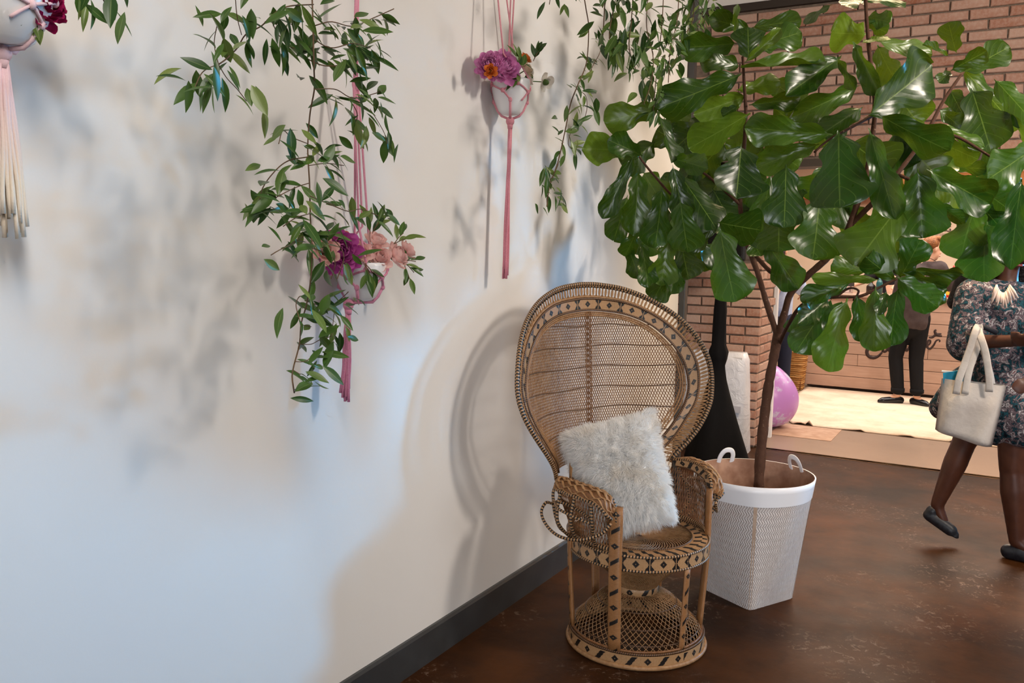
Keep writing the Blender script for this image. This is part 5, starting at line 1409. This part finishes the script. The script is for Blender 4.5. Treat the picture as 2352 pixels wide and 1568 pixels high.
# ---------- walking woman in a floral dress with tote bag
def m_floral():
    s = NT('floral_fabric'); v = s.obj()
    c = s.ramp(s.noise(34, 3, .6, v, .8), [(.34, srgb(14, 17, 27)), (.42, srgb(32, 80, 92)), (.46, srgb(16, 20, 32)), (.53, srgb(120, 104, 110)), (.56, srgb(22, 24, 36)), (.62, srgb(206, 198, 200)), (.65, srgb(20, 40, 44)), (.74, srgb(150, 100, 106))])
    s.base(c, .8, .2); s.bump(s.noise(16, 3), .3, .02); return s.m
def woman():
    Y = 5.0; Q = lambda x, y, dy=0: PY(x, y, Y+dy)
    kB, aB = Q(2216, 1012, .02), Q(2152, 1160, .02); tB = Q(2196, 1228, 0)
    kF, aF = Q(2326, 1075, -.06), Q(2336, 1228, -.08); aF.z = .095; tF = Vector((aF.x+.19, aF.y-.04, 0))
    pel = Q(2296, 850); hB, hF = Q(2268, 890, .05), Q(2330, 890, -.06)
    chest = Q(2300, 705); neck = Q(2312, 645); hd_ = Q(2322, 568)
    sR, sL = Q(2236, 678, -.08), Q(2372, 686, .06); eR, wR = Q(2222, 786, -.14), Q(2348, 782, -.30)
    eL, wL = Q(2400, 780, -.05), Q(2370, 790, -.26)
    loc = Vector((pel.x, Y, 0)); root = empty('person', loc); tag(root, 'person with long dark hair walking in a dark floral dress and black flats', 'person')
    f = Vector((.62, -.70, -.35))
    SK = mat('deep_skin', srgb(84, 50, 36), .42, .4, var=(20, srgb(74, 42, 30))); FL = m_floral()
    hp, A = head_prims(hd_, f, 1.0)
    body = hp + [('c', neck, hd_+Vector((0, 0, -.05)), .050, .050), ('c', chest, neck, .10, .055), ('c', pel, chest, .12, .13)]
    body += [('c', chest, sR, .08, .055), ('c', sR, eR, .048, .040), ('c', eR, wR, .041, .028)] + hand(wR, Vector((1, -.2, .15)), Vector((0, .2, 1)), .95, .55)
    body += [('c', chest, sL, .08, .055), ('c', sL, eL, .048, .040), ('c', eL, wL, .041, .028)] + hand(wL, Vector((-.5, -.8, .1)), Vector((0, .2, 1)), .95, .6)
    body += [('c', pel, hB, .11, .10), ('c', hB, kB, .092, .062), ('c', kB+(aB-kB)*.0, kB+(aB-kB)*.35, .058, .060), ('c', kB+(aB-kB)*.35, aB, .060, .034), ('c', aB, Q(2172, 1208, .01), .033, .024)]
    body += [('c', pel, hF, .11, .10), ('c', hF, kF, .094, .064), ('c', kF, kF+(aF-kF)*.32, .060, .064), ('c', kF+(aF-kF)*.32, aF, .064, .036), ('c', aF, tF*.6+Vector((aF.x, aF.y, 0))*.4+Vector((0, 0, .03)), .036, .02)]
    blob('body', body, SK, root, .011, 4, loc)
    face_bits(root, A, 1.0, mat('dark_iris', srgb(24, 16, 14), .3), mat('lip_plum', srgb(134, 58, 62), .35), loc)
    HRB = mat('black_hair', srgb(20, 15, 14), .45, .4, bump=(70, .8))
    hr = [('e', A(0, -.022, .048), (.086, .096, .086)), ('e', A(0, -.06, -.01), (.085, .06, .10))]
    for a in (-.085, -.06, 0, .06, .085):
        hr += [('c', A(a, -.045, 0), A(a*1.45, -.075, -.17), .048, .055), ('c', A(a*1.45, -.075, -.17), A(a*1.6, -.085, -.34), .055, .04)]
    hr += [('c', A(.084, .005, .03), A(.125, .0, -.20), .030, .044), ('c', A(-.084, .005, .03), A(-.12, .0, -.20), .030, .04)]
    blob('hair', hr, HRB, root, .011, 2, loc)
    # dress: bodice, puffed sleeve, skirt ending above the knee with a trailing tail
    z = Vector((0, 0, 1))
    dr = [('c', pel, chest, .150, .150, .85, (0, 1, 0)), ('c', chest, neck-z*.05, .145, .075), ('c', chest+z*.03, sR, .10, .085), ('c', chest+z*.03, sL, .10, .085)]
    dr += [('c', sR, eR+(eR-sR)*.02, .088, .098), ('e', eR-z*.01, (.10, .09, .08)), ('c', sL, eL, .088, .095)]
    hem = (Q(2300, 970)+Q(2300, 970))/2
    b_ = Q(2250, 955, .02); c_ = Q(2340, 965, -.03)
    dr += [('c', pel, b_, .15, .145), ('c', pel, c_, .15, .155), ('c', b_, c_, .14, .15), ('c', Q(2215, 880, .06), Q(2165, 935, .08), .09, .07), ('c', pel, Q(2215, 880, .06), .14, .09)]
    blob('dress', dr, FL, root, .012, 4, loc)
    MB().tube([Q(2232, 756, -.24)-loc, Q(2262, 752, -.26)-loc, Q(2290, 764, -.24)-loc], .012, 8).build('sleeve_cuff', mat('navy_trim', srgb(18, 22, 34), .8), root)
    # pale leaf-shaped necklace
    NK = mat('pale_beads', srgb(226, 200, 186), .5)
    for k in range(13):
        a = -1.3+2.6*k/12; j_ = (k*37 % 5-2)*3; p0 = Q(2304+15*math.sin(a), 662+10*math.cos(a*2), -.185); p1 = Q(2304+(30+j_)*math.sin(a), 676+(26+j_)*math.cos(a), -.20)
        MB().tube([p0-loc, (p0+p1)/2-loc, p1-loc], [.004, .0075, .003], 6).build('necklace_piece', NK, root)
    SHO = mat('dark_flats', srgb(44, 46, 52), .45, .4, var=(70, srgb(26, 28, 34)))
    H_, T2 = Q(2130, 1190, .02), Q(2193, 1230, .0); dd = (T2-H_).normalized(); nn = Vector((0, 0, 1))-dd*dd.z; nn.normalize()
    blob('shoe', [('c', H_+nn*.028, H_+nn*.05, .030, .032), ('c', H_+nn*.022, H_+dd*.08+nn*.018, .033, .034), ('c', H_+dd*.08+nn*.018, T2-dd*.03+nn*.014, .034, .033), ('c', T2-dd*.03+nn*.012, T2+nn*.008, .032, .018), ('c', H_+nn*.002, T2, .026, .024, .35, nn)], SHO, root, .007, 3, loc); shoe(aF, tF, SHO, root, loc, .95)
    # phone in the hand
    ph_ = empty('phone', wR+Vector((.10, -.06, .03))); tag(ph_, 'black phone held by the walking person', 'phone')
    bevel(MB().box((0, 0, 0), (.075, .009, .15), Matrix.Rotation(.5, 3, 'X')).build('case', BLKP, ph_, smooth=False), .004)
    MB().box(Vector((0, -.0055, .002)), (.066, .001, .135), Matrix.Rotation(.5, 3, 'X')).build('screen', mat('dark_screen', srgb(10, 10, 14), .1), ph_, smooth=False)
    # tote bag hanging from the forearm
    Yb = Y-.32; T = lambda x, y, dy=0: PY(x, y, Yb+dy)
    tl, tr2, br, bl_ = T(2163, 868), T(2312, 886), T(2278, 1026), T(2148, 985)
    bg_ = empty('tote_bag', (tl+tr2+br+bl_)/4); tag(bg_, 'off-white canvas tote bag hanging from the walking person\'s arm', 'bag'); O = bg_.location
    CV = mat('canvas', srgb(206, 198, 190), .9, .1, var=(7, srgb(188, 178, 170)), bump=(35, .25))
    b = MB(); n = 14
    for sd in (0, 1):
        base = len(b.v)
        for j in range(n+1):
            for i in range(n+1):
                u, v = i/n, j/n
                p = tl*(1-u)*(1-v)+tr2*u*(1-v)+br*u*v+bl_*(1-u)*v
                p = p + Vector((0, (.055+.02*v)*(1 if sd else -1)*(1-(2*u-1)**6)*(.55+.45*min(1, v*3)) , 0)) + Vector((0, .012*math.sin(u*9+v*4), .0))
                if v == 1: p.y = Yb+(p.y-Yb)*.8
                b.v.append(tuple(p-O))
        for j in range(n):
            for i in range(n):
                q = [base+j*(n+1)+i, base+j*(n+1)+i+1, base+(j+1)*(n+1)+i+1, base+(j+1)*(n+1)+i]; b.face(q[::-1] if sd else q)
    m_ = (n+1)*(n+1)
    for j in range(n):
        b.face((j*(n+1), (j+1)*(n+1), m_+(j+1)*(n+1), m_+j*(n+1))); b.face((j*(n+1)+n, m_+j*(n+1)+n, m_+(j+1)*(n+1)+n, (j+1)*(n+1)+n))
    for i in range(n): b.face((n*(n+1)+i, m_+n*(n+1)+i, m_+n*(n+1)+i+1, n*(n+1)+i+1)[::-1])
    b.build('body', CV, bg_)
    for dy, xs in ((-.055, (2202, 2248, 2256, 2220)), (.045, (2258, 2262, 2270, 2275))):
        pts = [T(xs[0] if dy < 0 else 2278, 905, dy*.9), T(xs[0]+6 if dy < 0 else 2276, 872, dy), T(2228 if dy < 0 else 2266, 810, dy*.6), T(2244 if dy < 0 else 2252, 758, -.02), T(2256, 752, .03), T(2252 if dy > 0 else 2240, 810, .0), T(2222 if dy < 0 else 2258, 872, -.05), T(2218 if dy < 0 else 2262, 900, -.05)]
        if dy < 0: pts = [T(2196, 905, -.06), T(2203, 870, -.06), T(2226, 806, -.04), T(2242, 756, -.02), T(2250, 752, .03), T(2243, 800, -.02), T(2226, 850, -.05), T(2216, 905, -.065)]
        else: pts = [T(2272, 900, -.06), T(2272, 868, -.06), T(2264, 812, -.05), T(2252, 772, -.03), T(2246, 756, .04), T(2262, 810, .06), T(2276, 872, .06), T(2278, 900, .06)]
        MB().tube([Vector(q)-O for q in crom([tuple(x) for x in pts], 40)], .016, 8, flat=.18, up=(0, 1, 0)).build('strap', CV, bg_)
    fo_ = empty('folder', T(2190, 862)); tag(fo_, 'bright blue folder sticking out of the tote bag', 'folder'); p = [T(2166, 856), T(2216, 848), T(2222, 960), T(2172, 966)]
    b = MB(); n0 = b.add([x+Vector((0, -.008, 0))-fo_.location for x in p]); n1 = b.add([x+Vector((0, .008, 0))-fo_.location for x in p])
    b.face((n0, n0+3, n0+2, n0+1)); b.face((n1, n1+1, n1+2, n1+3))
    for k in range(4): b.face((n0+k, n0+(k+1) % 4, n1+(k+1) % 4, n1+k))
    b.build('cover', mat('blue_card', srgb(20, 150, 186), .45), fo_, smooth=False)
    MB().box(T(2192, 854)-fo_.location, (.11, .012, .006)).build('paper_edge', mat('paper', srgb(226, 232, 234), .8), fo_, smooth=False)
woman()

# ---------- two people glimpsed behind
def bystander(label, Y, cx, zt, shirt, pants, hair, skin, face, arms, foot=True):
    Q = lambda x, y, dy=0: PY(x, y, Y+dy)
    X0 = Q(cx, 700).x; loc = Vector((X0, Y, 0)); root = empty('person', loc); tag(root, label, 'person')
    V3 = lambda x, y, z: Vector((X0+x, Y+y, z))
    hd_ = V3(0, 0, zt-.12); neck = V3(0, 0, zt-.26); chest = V3(0, 0, zt-.42); pel = V3(0, 0, zt*.53)
    f = Vector(face); hp, A = head_prims(hd_, f)
    s1, s2 = V3(-.17, 0, zt-.32), V3(.17, 0, zt-.32); (e1, w1), (e2, w2) = [(V3(*a), V3(*b_)) for a, b_ in arms]
    body = hp+[('c', neck, hd_+Vector((0, 0, -.05)), .052, .05), ('c', chest, neck, .11, .055), ('c', pel, chest, .125, .14)]
    for s_, e_, w_ in ((s1, e1, w1), (s2, e2, w2)): body += [('c', chest, s_, .09, .058), ('c', s_, e_, .05, .041), ('c', e_, w_, .041, .029)]+hand(w_, w_-e_, Vector((0, 0, -1)))
    for k in (-1, 1): body += [('c', pel, V3(.09*k, 0, zt*.48), .11, .09), ('c', V3(.09*k, 0, zt*.48), V3(.10*k, 0, zt*.27), .085, .057), ('c', V3(.10*k, 0, zt*.27), V3(.10*k, .02, .09), .056, .035), ('c', V3(.10*k, .02, .06), V3(.11*k, -.0, .03)+Vector((f.x, f.y, 0)).normalized()*.09, .033, .02)]
    blob('body', body, skin, root, .014, 3, loc)
    face_bits(root, A, 1.0, mat('dark_iris', srgb(24, 16, 14), .3), mat('lip_pink', srgb(196, 120, 108), .5), loc)
    blob('hair', [('e', A(0, -.025, .048), (.084, .094, .084)), ('e', A(0, -.06, -.01), (.080, .055, .10))], hair, root, .01, 2, loc)
    blob('shirt', [('c', pel, chest, .155, .165, .82, (0, 1, 0)), ('c', chest, neck-Vector((0, 0, .03)), .15, .07)]+sum([[('c', chest, s_, .10, .075), ('c', s_, s_+(e_-s_)*.8, .072, .066)] for s_, e_ in ((s1, e1), (s2, e2))], []), shirt, root, .014, 3, loc)
    blob('trousers', [('c', pel-Vector((0, 0, .02)), pel-Vector((0, 0, .09)), .148, .148, .85, (0, 1, 0))]+sum([[('c', V3(.09*k, 0, zt*.49), V3(.10*k, 0, zt*.27), .10, .074), ('c', V3(.10*k, 0, zt*.27), V3(.10*k, .02, .11), .073, .06)] for k in (-1, 1)], []), pants, root, .014, 3, loc)
    for k in (-1, 1): shoe(V3(.10*k, .02, .09), V3(.11*k, 0, 0)+Vector((f.x, f.y, 0)).normalized()*.16, BLKP, root, loc)
bystander('person in a pale blue shirt and navy trousers half hidden by the white jamb', 9.35, 1786, 1.66, mat('pale_blue_shirt', srgb(190, 196, 214), .85, .1, var=(4, srgb(96, 116, 160))), mat('navy_trousers', srgb(24, 28, 48), .85), mat('dark_brown_hair', srgb(42, 28, 22), .5, bump=(70, .7)), mat('tan_skin', srgb(206, 150, 118), .5), (.2, 1, -.1), [((-.24, .05, 1.1), (-.15, .28, 1.05)), ((.23, .08, 1.1), (.20, .32, 1.06))])
bystander('person with dark hair in black serving behind the counter', 11.15, 2046, 1.66, mat('black_tshirt', srgb(40, 36, 38), .9, .1), mat('navy_trousers', srgb(24, 28, 48), .85), mat('dark_brown_hair', srgb(42, 28, 22), .5), mat('fair_skin', srgb(226, 172, 142), .55), (-.1, -1, -.3), [((-.30, -.02, 1.22), (-.42, -.30, 1.16)), ((.26, -.05, 1.18), (.12, -.32, 1.18))])
